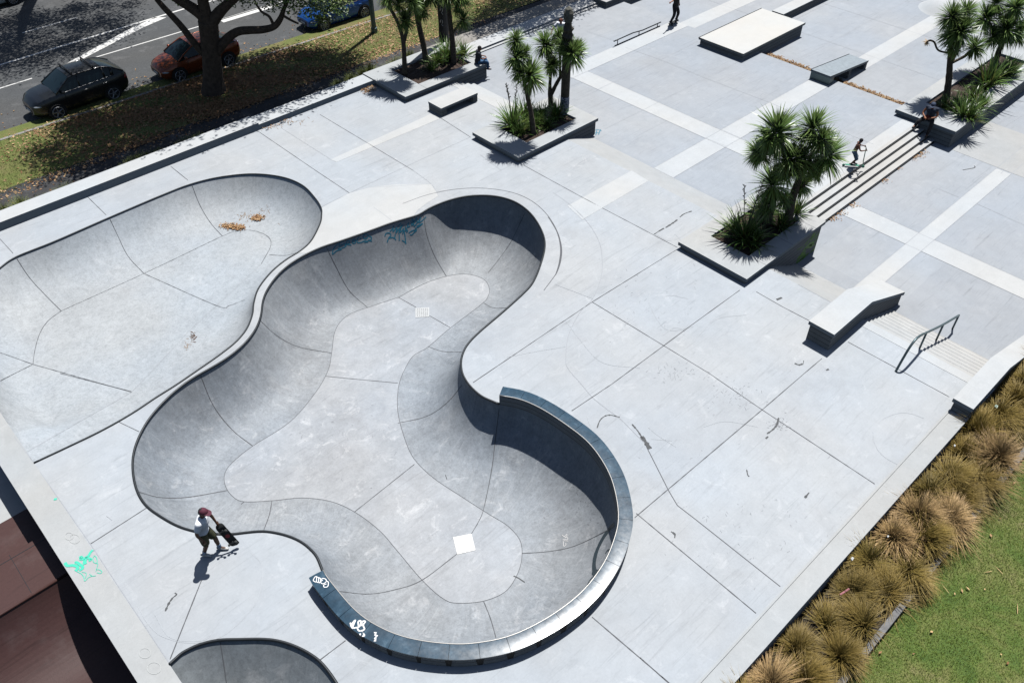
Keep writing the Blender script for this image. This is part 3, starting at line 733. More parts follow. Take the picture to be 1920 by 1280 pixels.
for x in (40.2, 44.4, 48.6): J.face([(x, 11.5, ZQ + .005), (x + .02, 11.5, ZQ + .005), (x + .02, 30, ZQ + .005), (x, 30, ZQ + .005)])
J.build('slab_joint', M['faint'], farp)
# rubber marks
J = MB()
for L_, w_ in (([(1227,439),(1238,432),(1245,428)], .05), ([(1248,427),(1262,418),(1270,412)], .06), ([(1275,407),(1283,401),(1297,396)], .04), ([(1119.5,802),(1125,788),(1134,780),(1145,778),(1162,782)], .035), ([(1185,795),(1196,808),(1205,822)], .04), ([(1203,818),(1210,828),(1219,841)], .11),
               ([(310,1145),(317,1130),(324,1120)], .045), ([(324,1120),(331,1114),(328,1111)], .03), ([(1460,783),(1456,797),(1448,806),(1438,813)], .04), ([(1490,681),(1498,684),(1505,682)], .05), ([(1507,676),(1506,682)], .02), ([(1400,880),(1402,890),(1405,893)], .03), ([(1517,923),(1509,933)], .05), ([(1258,996),(1265,1001),(1265,1008)], .04), ([(1436,822),(1440,818)], .04), ([(1549,694),(1554,692)], .08), ([(1456,562),(1466,558)], .06)):
    ribbon(J, T_DECK, L_, w_, curve=True, jitter=.5, rnd=rj, step=3)
J.build('rubber_mark', M['skid'], deck)
J = MB(); ribbon(J, T_LOW, [(1805,319),(1822,316),(1828,314),(1827,311)], .04, curve=True, step=3); J.build('rubber_mark', M['skid'], lowp)
J = MB()
for L_ in ([(1637,829),(1638,811),(1652,788),(1682,775),(1706,775),(1733,784)], [(1637,809),(1642,836),(1658,856),(1682,870)], [(1215,800),(1232,815),(1268,838)], [(1200,850),(1206,838),(1207,826)], [(1470,862),(1455,890),(1428,934)], [(1221,823),(1260,826)], [(1240,630),(1265,615),(1285,622),(1270,640)], [(1115,820),(1100,780)],
           [(258,1135),(275,1165),(300,1190),(340,1203),(378,1203),(420,1190),(462,1153),(485,1117),(492,1062),(470,1035)], [(290,1150),(320,1195),(380,1200),(400,1180),(420,1150)], [(515,1198),(514,1185),(525,1175),(540,1165)],
           [(1220,545),(1218,570),(1240,610),(1262,620),(1300,612)], [(1180,600),(1150,640),(1140,690)], [(1300,640),(1340,600),(1400,590)], [(1680,930),(1720,900)], [(1290,560),(1250,555),(1230,580)], [(1230,440),(1255,452),(1265,440),(1280,455)],
           [(1060,600),(1090,640),(1130,680),(1200,690)], [(1320,800),(1360,790),(1420,800)], [(950,670),(1000,660),(1060,650)]):
    ribbon(J, T_DECK, L_, .013, curve=True)
J.build('worn_mark', M['skidfaint'], deck)
# skids inside the big bowl
J = MB()
for L_, w_ in (([(963,1079),(972,1083),(984,1091)], .03), ([(838,898),(835,890)], .02), ([(340,720),(346,724)], .02), ([(580,1112),(584,1118)], .02)):
    ribbon(J, T_BOWL, L_, w_, step=3)
J.build('rubber_mark', M['skid'], bowl)
# rusty and leafy stains
def stain(tree_, parent, cx, cy, rx, ry, n, mat, w_=.03, seed=1):
    r = random.Random(seed); b = MB()
    for _ in range(n):
        x, y = r.gauss(cx, rx), r.gauss(cy, ry); ribbon(b, tree_, [(x, y), (x + r.uniform(-4, 5), y + r.uniform(-6, 2))], r.uniform(.2, 1) * w_, step=3, lift=.0045)
    b.build('stain', mat, parent)
M['brownstain'] = plain('leaf_stain', (.26, .21, .17), .9); M['greystain'] = plain('grey_stain', (.24, .25, .27), .9)
stain(T_POOL, pool, 360, 632, 2.5, 5, 22, plain('dark_stain', (.10, .065, .05), .9), .05, 3)
stain(T_POOL, pool, 352, 645, 4, 5, 22, M['brownstain'], .03, 4)
stain(T_POOL, pool, 455, 408, 9, 5, 26, M['brownstain'], .03, 5); stain(T_POOL, pool, 495, 400, 10, 7, 26, M['brownstain'], .025, 6)
stain(T_DECK, deck, 1460, 795, 10, 8, 50, M['greystain'], .014, 7); stain(T_DECK, deck, 1380, 745, 26, 16, 60, M['greystain'], .012, 8)
stain(T_DECK, deck, 1265, 700, 30, 10, 50, M['greystain'], .012, 17); stain(T_DECK, deck, 1210, 560, 60, 40, 60, M['greystain'], .010, 18); stain(T_DECK, deck, 1420, 980, 90, 60, 80, M['greystain'], .010, 19)
stain(T_BOWL, bowl, 1090, 930, 25, 25, 60, M['greystain'], .016, 20); stain(T_BOWL, bowl, 640, 820, 60, 40, 60, M['greystain'], .014, 21)
stain(T_DECK, deck, 540, 228, 26, 4, 40, M['brownstain'], .03, 9)
# graffiti
def px_strokes(x0, y0, s, *strokes): return [[(x0 + s * a, y0 + s * b) for a, b in k] for k in strokes]
J = MB()
for k in px_strokes(610, 390, 200 / 1920, [(230,640),(150,730),(130,830),(200,770),(290,740),(225,720)], [(330,590),(255,630),(255,690),(300,660),(350,640),(350,700),(290,715)], [(370,690),(385,610),(430,590),(425,640),(380,650),(470,665)], [(480,580),(530,560),(545,620),(500,635),(490,600),(540,590)], [(610,520),(575,560),(580,620),(640,620),(690,600)], [(690,480),(740,470),(770,500),(735,550),(690,540),(680,500),(720,480)],
                     [(780,500),(830,530),(820,570),(770,580),(840,600)], [(670,600),(720,590),(770,605),(700,620)], [(620,540),(650,550)]):
    ribbon(J, T_BOWL, k, .035, curve=True, step=2)
for k in px_strokes(610, 390, 200 / 1920, [(1070,510),(1090,460),(1150,450),(1180,490),(1140,540),(1110,620)], [(1140,545),(1200,530),(1250,545)], [(1160,420),(1215,370),(1225,320),(1215,430)], [(1260,470),(1250,540),(1270,580)], [(1215,430),(1290,350),(1270,450),(1330,370),(1320,460)], [(1330,470),(1330,590)], [(1350,380),(1380,300),(1340,440),(1400,390),(1390,470)], [(1400,360),(1430,480),(1450,650)], [(1380,580),(1440,620)],
                     [(1440,330),(1450,400),(1500,260),(1480,340),(1530,320)], [(1540,230),(1560,320),(1590,210),(1580,300)], [(1500,450),(1560,410),(1620,400),(1560,480),(1520,480)], [(1600,260),(1640,180),(1660,260),(1720,170),(1680,260),(1740,230),(1810,160)], [(1640,330),(1700,300),(1750,280),(1690,330),(1640,350)], [(1300,330),(1340,300),(1360,270)], [(1600,330),(1650,270),(1690,230)], [(1400,420),(1480,400),(1460,440)], [(1560,190),(1600,330)], [(1620,350),(1640,400),(1600,440)], [(1260,440),(1400,300)]):
    ribbon(J, T_BOWL, k, .04, curve=True, step=2)
J.build('graffiti', M['teal'], bowl)
J = MB()
for k, w_ in zip(px_strokes(1030, 960, 130 / 1109, [(1040,190),(960,270),(850,430),(760,620),(725,760),(715,870),(740,950),(830,910),(880,840)], [(705,940),(700,980),(760,1000),(800,975)], [(740,985),(650,1090),(600,1200),(585,1270)], [(900,660),(930,610),(970,600)]), (.13, .07, .06, .05)):
    ribbon(J, T_BOWL, k, w_, curve=True, step=2)
J.build('graffiti', M['darkpaint'], bowl)
J = MB()
for k in px_strokes(1030, 960, 130 / 1109, [(210,360),(240,390),(280,350),(270,400),(210,370)], [(215,440),(250,430),(290,440),(290,400),(250,410)], [(225,460),(230,540),(265,520),(262,490)], [(230,450),(300,460)]):
    ribbon(J, T_BOWL, k, .02, curve=True, step=2)
J.build('graffiti', plain('faded_white_paint', (.5, .5, .5), .7), bowl)
J = MB()
T_B2 = bvh([border, deck])
for k, w_ in zip(px_strokes(100, 1020, 1 / 16, [(350,550),(420,640),(580,630),(700,660),(740,720),(660,800)], [(640,560),(700,540),(790,600),(870,660),(880,720),(780,790)], [(780,410),(840,390),(840,440),(970,430),(940,520),(960,600)], [(1190,170),(1120,240),(1060,340),(990,390),(1080,420),(1130,460),(1060,500)], [(660,790),(850,890),(920,1000),(950,1100),(1080,980),(1280,940)], [(860,830),(990,870),(960,1020)], [(1230,340),(1190,430),(1210,530),(1290,570),(1320,500),(1290,390),(1230,340)], [(1290,570),(1340,590),(1310,700),(1280,820)], [(1290,760),(1380,760),(1460,820),(1420,870),(1310,850)], [(1080,890),(1160,940)]),
                 (.07, .065, .085, .06, .016, .014, .016, .014, .016, .014)):
    ribbon(J, T_B2, k, w_, curve=True, step=2, lift=.008)
ribbon(J, T_B2, [(101,936),(107,935)], .06, lift=.008)
J.build('graffiti', M['mint'], border)
J = MB()
for cx, cy, rr in ((272,1224,11), (289,1252,13), (140,1010,10), (130,1005,8)):
    ribbon(J, T_B2, [(cx + rr * math.cos(a * math.pi / 8), cy + rr * .85 * math.sin(a * math.pi / 8)) for a in range(17)], .013, lift=.008)
J.build('chalk_ring', plain('old_chalk', (.44, .46, .46), .9), border)
# faint blue paint marks on the plaza wall foot
J = MB()
for k in ([(1112,246),(1120,243),(1128,246)], [(1114,250),(1124,249)], [(1117,254),(1119,245)], [(1122,253),(1126,243)]): ribbon(J, T_MID, k, .04, step=2)
J.build('graffiti', M['teal'], plaza)

# ---- coping, parapet, drains of the bowls
def off_rim(L, closed): return [Vector((p.x, p.y, .012)) for p in L]
i0 = nearest(RA, P(934, 756)); i1 = nearest(RA, P(606, 1069, .37)); n = len(RA)
open_rim = []; i = i1
while i != i0: open_rim.append(RA[i]); i = (i + 1) % n
open_rim.append(RA[i0])
b = MB(); b.tube(off_rim(open_rim, False), .032, 8); b.build('coping', M['steel'], bowl, smooth=True)
b = MB(); b.tube(off_rim([p for p in LA if not (p.x < 1.35 and p.y > 19.5)], False), .026, 8); b.build('coping', M['steel'], pool, smooth=True)
b = MB(); b.tube(off_rim(sr, False), .035, 8); b.build('coping', M['steel'], small, smooth=True)
par = []; i = i0
while i != i1: par.append(RA[i]); i = (i + 1) % n
par.append(RA[i1]); HP = .37
par = resample(par, 96)
W_, nr = .35, []
for i, p in enumerate(par):
    t = (par[min(i + 1, 96)] - par[max(i - 1, 0)]); t.z = 0; t.normalize(); nr.append(Vector((t.y, -t.x, 0)))
# outward is away from the bowl's middle
cenb = sum((p for p in par), Vector()) / 97
sgn = 1 if sum((par[i] - cenb).dot(nr[i]) for i in range(97)) > 0 else -1
nr = [v * sgn for v in nr]
ppt = empty('parapet_dummy')
def sweep(prof, name, mat, i0=0, i1=96, parent=None, gap=0.0):
    b = MB(); m_ = len(prof)
    for i in range(i0, i1 + 1):
        p = par[i].copy()
        if gap and i == i0: p = p.lerp(par[i + 1], gap)
        if gap and i == i1: p = p.lerp(par[i - 1], gap)
        for u, z in prof: q = p + nr[i] * u; b.v.append((q.x, q.y, z))
    for i in range(i1 - i0):
        for k in range(m_):
            k2 = (k + 1) % m_; b.f.append((i * m_ + k, i * m_ + k2, (i + 1) * m_ + k2, (i + 1) * m_ + k)); b.m.append(0); b.uv.append(None); b.t.append(None)
    b.f.append(tuple(reversed(range(m_)))); b.f.append(tuple((i1 - i0) * m_ + k for k in range(m_))); b.m += [0, 0]; b.uv += [None] * 2; b.t += [None] * 2
    o = b.build(name, mat, parent, smooth=True, auto=35)
    bmm = bmesh.new(); bmm.from_mesh(o.data); bmesh.ops.recalc_face_normals(bmm, faces=bmm.faces); bmm.to_mesh(o.data); bmm.free(); o.data.set_sharp_from_angle(angle=math.radians(35))
    return o
bpy.data.objects.remove(ppt)
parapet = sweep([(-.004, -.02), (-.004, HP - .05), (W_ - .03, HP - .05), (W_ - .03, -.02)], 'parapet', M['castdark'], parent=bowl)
for k in range(24):
    sweep([(-.002, HP - .048), (-.002, HP - .003), (W_ / 2, HP + .002), (W_, HP - .012), (W_, HP - .048)], 'cap_block', M['slate'], k * 4, k * 4 + 4, parapet, gap=.03)
b = MB(); b.tube([par[i] + nr[i] * .0 + Vector((0, 0, HP - .006)) for i in range(97)], .014, 6); b.build('coping', M['brightsteel'], parapet, smooth=True)
b = MB()
for k in range(2, 24, 1):          # rust and water runs down the outside at the block joints
    i = k * 4; p, q = par[i], nr[i]; t = Vector((-q.y, q.x, 0)); wdt = rj.uniform(.04, .12)
    a = p + q * (W_ - .026); b.face([a - t * wdt + Vector((0, 0, HP - .05)), a + t * wdt + Vector((0, 0, HP - .05)), a + t * wdt * .5 + Vector((0, 0, .01)), a - t * wdt * .6 + Vector((0, 0, .01))])
b.build('run_stain', plain('run_stain', (.05, .045, .04), .9), parapet)
T_PAR = bvh([o for o in parapet.children if o.name.startswith('cap_block')])
J = MB()
for k in px_strokes(560, 1040, 1 / 6.4, [(175,300),(195,265),(215,260),(210,320),(180,310),(175,300)], [(215,260),(240,275),(235,325),(210,320)], [(240,270),(265,285),(255,330),(235,325)], [(265,300),(290,280),(325,290),(330,320),(290,345),(262,320),(290,300)], [(330,310),(355,325),(350,375),(310,385),(300,360),(335,345)]):
    ribbon(J, T_PAR, k, .018, curve=True, step=2)
for k in px_strokes(560, 1040, 1 / 6.4, [(620,810),(630,850),(650,880)], [(650,860),(680,780),(640,830),(660,880)], [(720,860),(715,800),(745,790),(735,850),(700,870)], [(760,850),(760,800),(800,795),(775,840),(790,890),(740,910)], [(665,875),(700,870),(720,905),(770,910)], [(735,940),(750,970),(790,965),(770,930)]):
    ribbon(J, T_PAR, k, .03, curve=True, step=2)
for k in px_strokes(560, 1040, 1 / 6.4, [(905,930),(930,930),(915,960),(945,965),(910,1000),(930,1005),(905,1028),(930,1025)]):
    ribbon(J, T_PAR, k, .03, curve=False, step=2)
J.build('graffiti', M['whitepaint'], parapet)
J = MB(); h0 = [hit(T_PAR, x, y) for x, y in ((1119,823),(1129,822),(1131,829),(1121,831))]
if all(h0): J.face([h[0] + Vector((0, 0, .008)) for h in h0])
J.build('sticker', M['whitepaint'], parapet)
# drain covers
def plate(pxs, tree, name, parent, holes):
    hs = [hit(tree, x, y)[0] + Vector((0, 0, .012)) for x, y in pxs]
    o = MB(); lo = [h - Vector((0, 0, .03)) for h in hs]
    o.poly(hs + lo, [(0, 1, 2, 3), (0, 4, 5, 1), (1, 5, 6, 2), (2, 6, 7, 3), (3, 7, 4, 0)])
    pl = o.build(name, M['grate'] if holes else M['cover'], parent)
    if holes:
        b = MB()
        for i in range(6):
            for j in range(6):
                u, v = (i + .75) / 7, (j + .75) / 7; du, dv = .05, .03
                def q(u, v): return hs[0].lerp(hs[1], u).lerp(hs[3].lerp(hs[2], u), v) + Vector((0, 0, .003))
                b.face([q(u, v), q(u + du, v), q(u + du, v + dv * 2), q(u, v + dv * 2)])
        b.build('slot', M['skid'], pl)
M['cover'] = plain('white_cover', (.74, .74, .72), .5); M['grate'] = plain('grey_grate', (.46, .48, .49), .5, var=.2, vs=18)
plate([(779,578),(805,576.5),(805,594),(779,595.5)], T_BOWL, 'drain_grate', bowl, True)
plate([(849.5,1007),(884,1000.5),(891.5,1031),(857.5,1039)], T_BOWL, 'drain_cover', bowl, False)
# ------------------------------------------------------------------ planters, ledges, rails
def planter(x0, x1, y0, y1, z1, z0, ix0, ix1, iy0, iy1, label, cap=.13, inset=.07, name='concrete_planter', foot=None, mat='castdark', slabmat='capgrey'):
    o = empty(name, (0, 0, 0)); tag(o, label, 'planter')
    b = MB()
    def ring(b, X0, X1, Y0, Y1, za, zb):
        b.box(X0, X1, Y0, iy0, za, zb); b.box(X0, X1, iy1, Y1, za, zb); b.box(X0, ix0, iy0, iy1, za, zb); b.box(ix1, X1, iy0, iy1, za, zb)
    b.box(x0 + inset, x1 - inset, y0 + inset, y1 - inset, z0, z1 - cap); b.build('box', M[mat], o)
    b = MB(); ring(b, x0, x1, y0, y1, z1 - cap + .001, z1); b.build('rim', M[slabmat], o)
    b = MB(); b.box(x0 + .01, x1 - .01, y0 + .001, y0 + .003, z1 - .012, z1 + .001)
    b = MB(); s = 14
    for i in range(s):
        for j in range(s):
            def q(i, j): 
                r = random.Random(i * 31 + j); return (ix0 + (ix1 - ix0) * i / s, iy0 + (iy1 - iy0) * j / s, z1 - cap + .01 + r.random() * .06)
            b.face([q(i, j), q(i + 1, j), q(i + 1, j + 1), q(i, j + 1)])
    b.build('soil', M['soil'], o)
    return o
def opening(pts, z):
    q = [P(x, y, z) for x, y in pts]; return q
pl1 = planter(19.78, 24.6, 27.68, 30.79, .27, -1.0, 20.95, 24.05, 28.25, 30.2, 'long concrete street planter with cabbage trees and a seated boy on its end')
pl2 = planter(19.86, 24.42, 20.72, 23.42, .27, -1.0, 20.9, 23.75, 21.33, 22.85, 'concrete planter holding cabbage trees around a tall carved post')
pl3 = planter(20.03, 24.74, 10.27, 13.05, .27, -1.1, 21.1, 24.1, 10.95, 12.5, 'concrete planter with big cabbage tree clump and green graffiti at the foot of the deck', mat='castdark')
pl4 = planter(34.98, 46.0, 10.32, 13.0, -.20, -1.1, 36.5, 43.8, 11.05, 12.4, 'long low concrete planter on whose end a man in dark trousers sits', cap=.16, mat='castdark')
# green spray patch on the tall face of the third planter
J = MB(); T_P3 = bvh([pl3.children[0]])
rg = random.Random(3)
for _ in range(46):
    x = rg.uniform(1492, 1532); y = 486 - (x - 1490) * .9 + rg.uniform(-14, 16)
    ribbon(J, T_P3, [(x, y), (x + rg.uniform(5, 12), y - rg.uniform(4, 10))], rg.uniform(.03, .10), step=3, lift=.004)
J.build('graffiti', M['lime'], pl3)
J = MB(); T_R3 = bvh([pl3.children[1]]); rg = random.Random(13)
for _ in range(70):                                     # skate wax rubbed along the front rim
    t = rg.random(); x, y = 1280 + 100 * t, 458 + 59 * t; o_ = abs(rg.gauss(0, 4)); ribbon(J, T_R3, [(x + o_ * .4, y - 1.5 - o_), (x + o_ * .4 + rg.uniform(5, 14), y - 1.5 - o_ + rg.uniform(3, 8))], rg.uniform(.006, .018), step=4, lift=.003)
J.build('wax_mark', M['greystain'], pl3)
# joints across the rims
for pl, xs, z, y0, y1, iy0 in ((pl3, (21.1, 22.7, 24.1), .27, 10.27, 13.05, 10.95), (pl2, (20.9, 22.4), .27, 20.72, 23.42, 21.33), (pl1, (20.95, 22.6), .27, 27.68, 30.79, 28.25), (pl4, (36.5, 39.0, 41.5), -.2, 10.32, 13.0, 11.05)):
    b = MB()
    for x in xs: b.face([(x, y0, z + .002), (x + .012, y0, z + .002), (x + .012, iy0, z + .002), (x, iy0, z + .002)])
    b.build('rim_joint', M['joint'], pl)
    b = MB(); b.box(pl.children[1].data.vertices[0].co.x + .0, 0, 0, 0, 0, 0) if False else None

def ledge(name, prof, y0, y1, label, cat, cap=.13, inset=.05, body='castdark'):
    "prof: list of (x, z top); the underside of the body reaches prof z0"
    o = empty(name); tag(o, label, cat)
    top = [(x, z) for x, z, zb in prof]
    b = MB(); pr = top + [(x, z - cap) for x, z in reversed(top)]; b.extrude(pr, 'y', y0, y1); ob = b.build('cap', M['white'], o)
    fix(ob)
    pb = [(x + (inset if i == 0 else (-inset if i == len(prof) - 1 else 0)), z - cap) for i, (x, z, zb) in enumerate(prof)] + [(x + (inset if i == 0 else (-inset if i == len(prof) - 1 else 0)), zb) for i, (x, z, zb) in reversed(list(enumerate(prof)))]
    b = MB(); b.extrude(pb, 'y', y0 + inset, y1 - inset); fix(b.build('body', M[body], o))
    return o
def fix(o):
    bmm = bmesh.new(); bmm.from_mesh(o.data); bmesh.ops.recalc_face_normals(bmm, faces=bmm.faces); bmm.to_mesh(o.data); bmm.free()
ledge('kinked_ledge', [(19.25, .68, -.1), (21.4, .68, -.1), (24.2, -.52, -1.1)], 6.76, 7.6, 'kinked pale concrete ledge that slopes down beside the stairs, standing on the deck', 'ledge')
ledge('end_ledge', [(19.6, .45, -.9), (21.9, .45, -1.0), (25.6, -.95, -1.3)], 2.69, 3.25, 'pale end ledge with a dark notched face above the tussock grass', 'ledge')
# low bench of cast concrete: slab on two legs
bn = empty('concrete_bench'); tag(bn, 'small pale concrete bench with an open middle, beside the street planter', 'bench')
BX0, BX1, BY0, BY1, BZ = 20.1, 22.14, 25.66, 26.52, .38
b = MB(); b.box(BX0, BX1, BY0, BY1, BZ - .10, BZ); b.build('seat', M['white'], bn)
b = MB(); b.box(BX0 + .01, BX0 + .30, BY0 + .012, BY1 - .012, 0, BZ - .101); b.build('leg', M['castdark'], bn)
b = MB(); b.box(BX1 - .26, BX1 - .01, BY0 + .012, BY1 - .012, 0, BZ - .101); b.build('leg', M['castdark'], bn)
# sloping dark-edged box bench over the plaza step
sb = empty('sloping_bench'); tag(sb, 'dark-sided sloping bench with two openings, straddling the leafy gap', 'bench')
def prof_bench(b, y0, y1):
    b.extrude([(35.35, -.02), (38.85, -.38), (38.85, -.46), (35.35, -.12)], 'y', y0, y1)
b = MB(); prof_bench(b, 16.42, 17.45); o = b.build('seat', plain('blue_grey_top', (.23, .27, .30), .6, var=.15, vs=6), sb); fix(o)
b = MB(); b.extrude([(35.36, -.12), (35.75, -.16), (35.75, ZP), (35.36, ZP)], 'y', 16.44, 17.43); fix(b.build('leg', M['bluesteel'], sb))
b = MB(); b.extrude([(37.15, -.305), (37.35, -.325), (37.35, ZQ), (37.15, ZQ)], 'y', 16.44, 17.43); fix(b.build('leg', M['castdark'], sb))
b = MB(); b.extrude([(38.6, -.44), (38.83, -.46), (38.83, ZQ), (38.6, ZQ)], 'y', 16.44, 17.43); fix(b.build('leg', M['castdark'], sb))
b = MB(); b.tube([(35.35, 16.42, -.02), (38.85, 16.42, -.38)], .02, 6); b.build('edge_rail', M['steel'], sb)
b = MB(); b.tube([(35.35, 17.45, -.02), (38.85, 17.45, -.38)], .02, 6); b.build('edge_rail', M['steel'], sb)
# manual pad
mp_ = empty('manual_pad'); tag(mp_, 'large flat white manual pad with steel edges and dark sides', 'skate platform')
b = MB(); b.box(34.56, 39.9, 20.62, 23.26, -.19, -.10); b.build('top_slab', concrete('pad_top', (.80, .79, .76), .03, .03), mp_)
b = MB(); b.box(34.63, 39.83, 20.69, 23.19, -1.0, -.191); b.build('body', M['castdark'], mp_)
for seg in (((34.56, 20.62), (39.9, 20.62)), ((34.56, 23.26), (39.9, 23.26)), ((34.56, 20.62), (34.56, 23.26))):
    b = MB(); b.tube([(*seg[0], -.105), (*seg[1], -.105)], .025, 6); b.build('edge_rail', M['steel'], mp_)
# far long dark-sided ledge and blocks at the upper edge
o = empty('far_ledge'); tag(o, 'long low ledge leading away behind the manual pad', 'ledge')
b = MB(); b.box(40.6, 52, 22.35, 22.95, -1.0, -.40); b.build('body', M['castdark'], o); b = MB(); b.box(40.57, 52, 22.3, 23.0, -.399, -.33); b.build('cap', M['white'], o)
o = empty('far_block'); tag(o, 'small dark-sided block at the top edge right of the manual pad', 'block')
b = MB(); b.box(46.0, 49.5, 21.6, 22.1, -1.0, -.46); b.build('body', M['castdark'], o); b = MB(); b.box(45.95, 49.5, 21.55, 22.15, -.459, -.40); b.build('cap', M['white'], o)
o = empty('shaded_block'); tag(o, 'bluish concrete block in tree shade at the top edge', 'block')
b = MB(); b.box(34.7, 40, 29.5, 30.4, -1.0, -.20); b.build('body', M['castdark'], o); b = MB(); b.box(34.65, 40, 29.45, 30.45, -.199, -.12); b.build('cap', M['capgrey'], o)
# small concrete mound at the upper right
b = MB(); n_ = 36; c_ = P(1752, 30, ZQ); cx_, cy_ = c_.x + 1.2, c_.y
for k in range(8):
    r0 = 1.5 * (1 - k / 7.0) ** .8 if k < 7 else 0; h0 = -.04 + .5 * math.sin(k / 7 * math.pi / 2) ** 1.5
    for i in range(n_): a0 = 2 * math.pi * i / n_; b.v.append((cx_ + max(r0, .01) * math.cos(a0), cy_ + max(r0, .01) * math.sin(a0), ZQ + h0))
for k in range(7):
    for i in range(n_): b.f.append((k * n_ + i, k * n_ + (i + 1) % n_, (k + 1) * n_ + (i + 1) % n_, (k + 1) * n_ + i)); b.m.append(0); b.uv.append(None); b.t.append(None)
tag(b.build('concrete_mound', M['white'], smooth=True), 'low smooth white concrete mound partly hidden behind the upper right cabbage trees', 'mound')
# flat bar of two heights
rl = empty('grind_rail'); tag(rl, 'thin dark low grind rail with a kink in its middle, on the plaza', 'rail')
ry = 25.98
def ry_pt(px, py): q = PY(px, py, ry); return Vector((q.x, ry, q.z))
ra = [ry_pt(1151, 78), ry_pt(1160, 74), ry_pt(1187, 62), ry_pt(1205, 57), ry_pt(1239, 42)]
b = MB(); b.tube(ra, .03, 8); b.build('rail_bar', M['steel'], rl, smooth=True)
b = MB(); b.tube([(31.45, ry, ZP + .02), (34.95, ry, ZP + .02)], .022, 6); b.build('base_bar', M['steel'], rl)
for t in (.08, .53, .93):
    x = ra[0].x + (ra[-1].x - ra[0].x) * t
    for p, q in zip(ra[:-1], ra[1:]):
        if p.x <= x <= q.x: z = p.z + (q.z - p.z) * (x - p.x) / (q.x - p.x)
    b = MB(); b.tube([(x, ry, ZP), (x, ry, z)], .022, 6); b.build('post', M['steel'], rl)
# handrail over the stairs
hr = empty('handrail'); tag(hr, 'blue-grey bent steel handrail over the pale stairs', 'handrail')
hy = 4.975
def hp(px, py): q = PY(px, py, hy); return Vector((q.x, hy, q.z))
pts, _ = crom([hp(1679, 697), hp(1693, 672), hp(1707, 649), hp(1719, 634), hp(1730, 626.5), hp(1737, 623.5), hp(1767, 609), hp(1798, 591)], 5)
b = MB(); b.tube(pts, .035, 10); b.build('rail_bar', M['bluesteel'], hr, smooth=True)
def topz(x):
    for p, q in zip(pts[:-1], pts[1:]):
        if p.x <= x <= q.x: return p.z + (q.z - p.z) * (x - p.x) / max(1e-6, q.x - p.x)
    return pts[-1].z
print('rail', [tuple(round(c, 2) for c in p) for p in pts[::5]])
for x in (hp(1737, 623.5).x + .02, hp(1769, 608).x, pts[-1].x - .01):
    zb = -.125 * max(0, int((x - XE) / .31) + 1) - .05 if x > XE else -.02
    b = MB(); b.tube([(x, hy, max(zb, ZR)), (x, hy, topz(x))], .03, 8); b.build('post', M['bluesteel'], hr, smooth=True)
# tall street light post
lp_ = P(702, 61, ZS)
b = MB(); b.tube([lp_, lp_ + Vector((0, 0, .25)), lp_ + Vector((0, 0, .26)), lp_ + Vector((0, 0, 13))], [.17, .165, .125, .09], 16)
o = empty('street_lamp'); tag(o, 'blue-grey street light pole on the sunny verge', 'street lamp')
b.build('pole', M['bluesteel'], o, smooth=True, auto=40)
b = MB(); b.tube([lp_ + Vector((0, 0, 12.9)), lp_ + Vector((.5, .6, 13.4)), lp_ + Vector((1.0, 1.6, 13.5))], .05, 8); b.build('arm', M['bluesteel'], o, smooth=True)
b = MB(); b.box(-.15, .15, -.35, .35, -.06, .06); oo = b.build('lamp_head', M['bluesteel'], o); oo.location = lp_ + Vector((1.1, 1.8, 13.48))
# carved posts
def rod(b, c, z0, z1, prof, seg=18, bump=None):
    "turned post: prof is a list of (t, radius)"
    n = 70; base = len(b.v)
    for i in range(n + 1):
        t = i / n; z = z0 + (z1 - z0) * t
        for (ta, ra_), (tb, rb_) in zip(prof[:-1], prof[1:]):
            if ta <= t <= tb: r = ra_ + (rb_ - ra_) * (t - ta) / max(1e-6, tb - ta)
        for k in range(seg):
            a = 2 * math.pi * k / seg; rr = r * (1 + (bump(t, a) if bump else 0))
            b.v.append((c.x + rr * math.cos(a), c.y + rr * math.sin(a), z))
    for i in range(n):
        for k in range(seg):
            k2 = (k + 1) % seg; b.f.append((base + i * seg + k, base + i * seg + k2, base + (i + 1) * seg + k2, base + (i + 1) * seg + k)); b.m.append(0); b.uv.append(None); b.t.append(None)
    b.f.append(tuple(base + n * seg + k for k in range(seg))); b.m.append(0); b.uv.append(None); b.t.append(None)
M['wood'] = plain('dark_weathered_wood', (.055, .048, .035), .8, var=.5, vs=9, bump=.5)
M['woodgrey'] = plain('silvered_wood', (.15, .145, .12), .85, var=.35, vs=12, bump=.5)
M['wrap'] = plain('posted_band', (.42, .45, .52), .7, var=.35, vs=14)
pb_ = P(1058, 213, .14); PH = None
zt = None
lo, hi = 2.0, 8.0
for _ in range(40):
    m_ = (lo + hi) / 2; v = MC.transposed() @ (Vector((pb_.x, pb_.y, m_)) - O_); yy = 640 + FPX * v.y / v.z
    if yy > 12: lo = m_
    else: hi = m_
zt = lo; hh = zt - .14
o = empty('carved_post'); tag(o, 'tall carved wooden post with a pale poster band, rising from the middle planter', 'carved post')
b = MB(); rod(b, pb_, .1, .14 + hh * .60, [(0, .185), (.9, .18), (1, .17)]); b.build('shaft', M['wood'], o, smooth=True)
b = MB(); rod(b, pb_, .12, .14 + hh * .175, [(0, .192), (1, .19)]); b.build('poster_band', M['wrap'], o, smooth=True)
b = MB(); rod(b, pb_, .14 + hh * .60, .14 + hh * .86, [(0, .17), (.06, .24), (.2, .20), (.3, .26), (.42, .19), (.55, .25), (.68, .18), (.8, .23), (.9, .15), (1, .13)], bump=lambda t, a: .16 * math.sin(3 * a + 9 * t) * math.sin(22 * t) + .08 * math.sin(2 * a)); b.build('carved_figures', M['wood'], o, smooth=True)
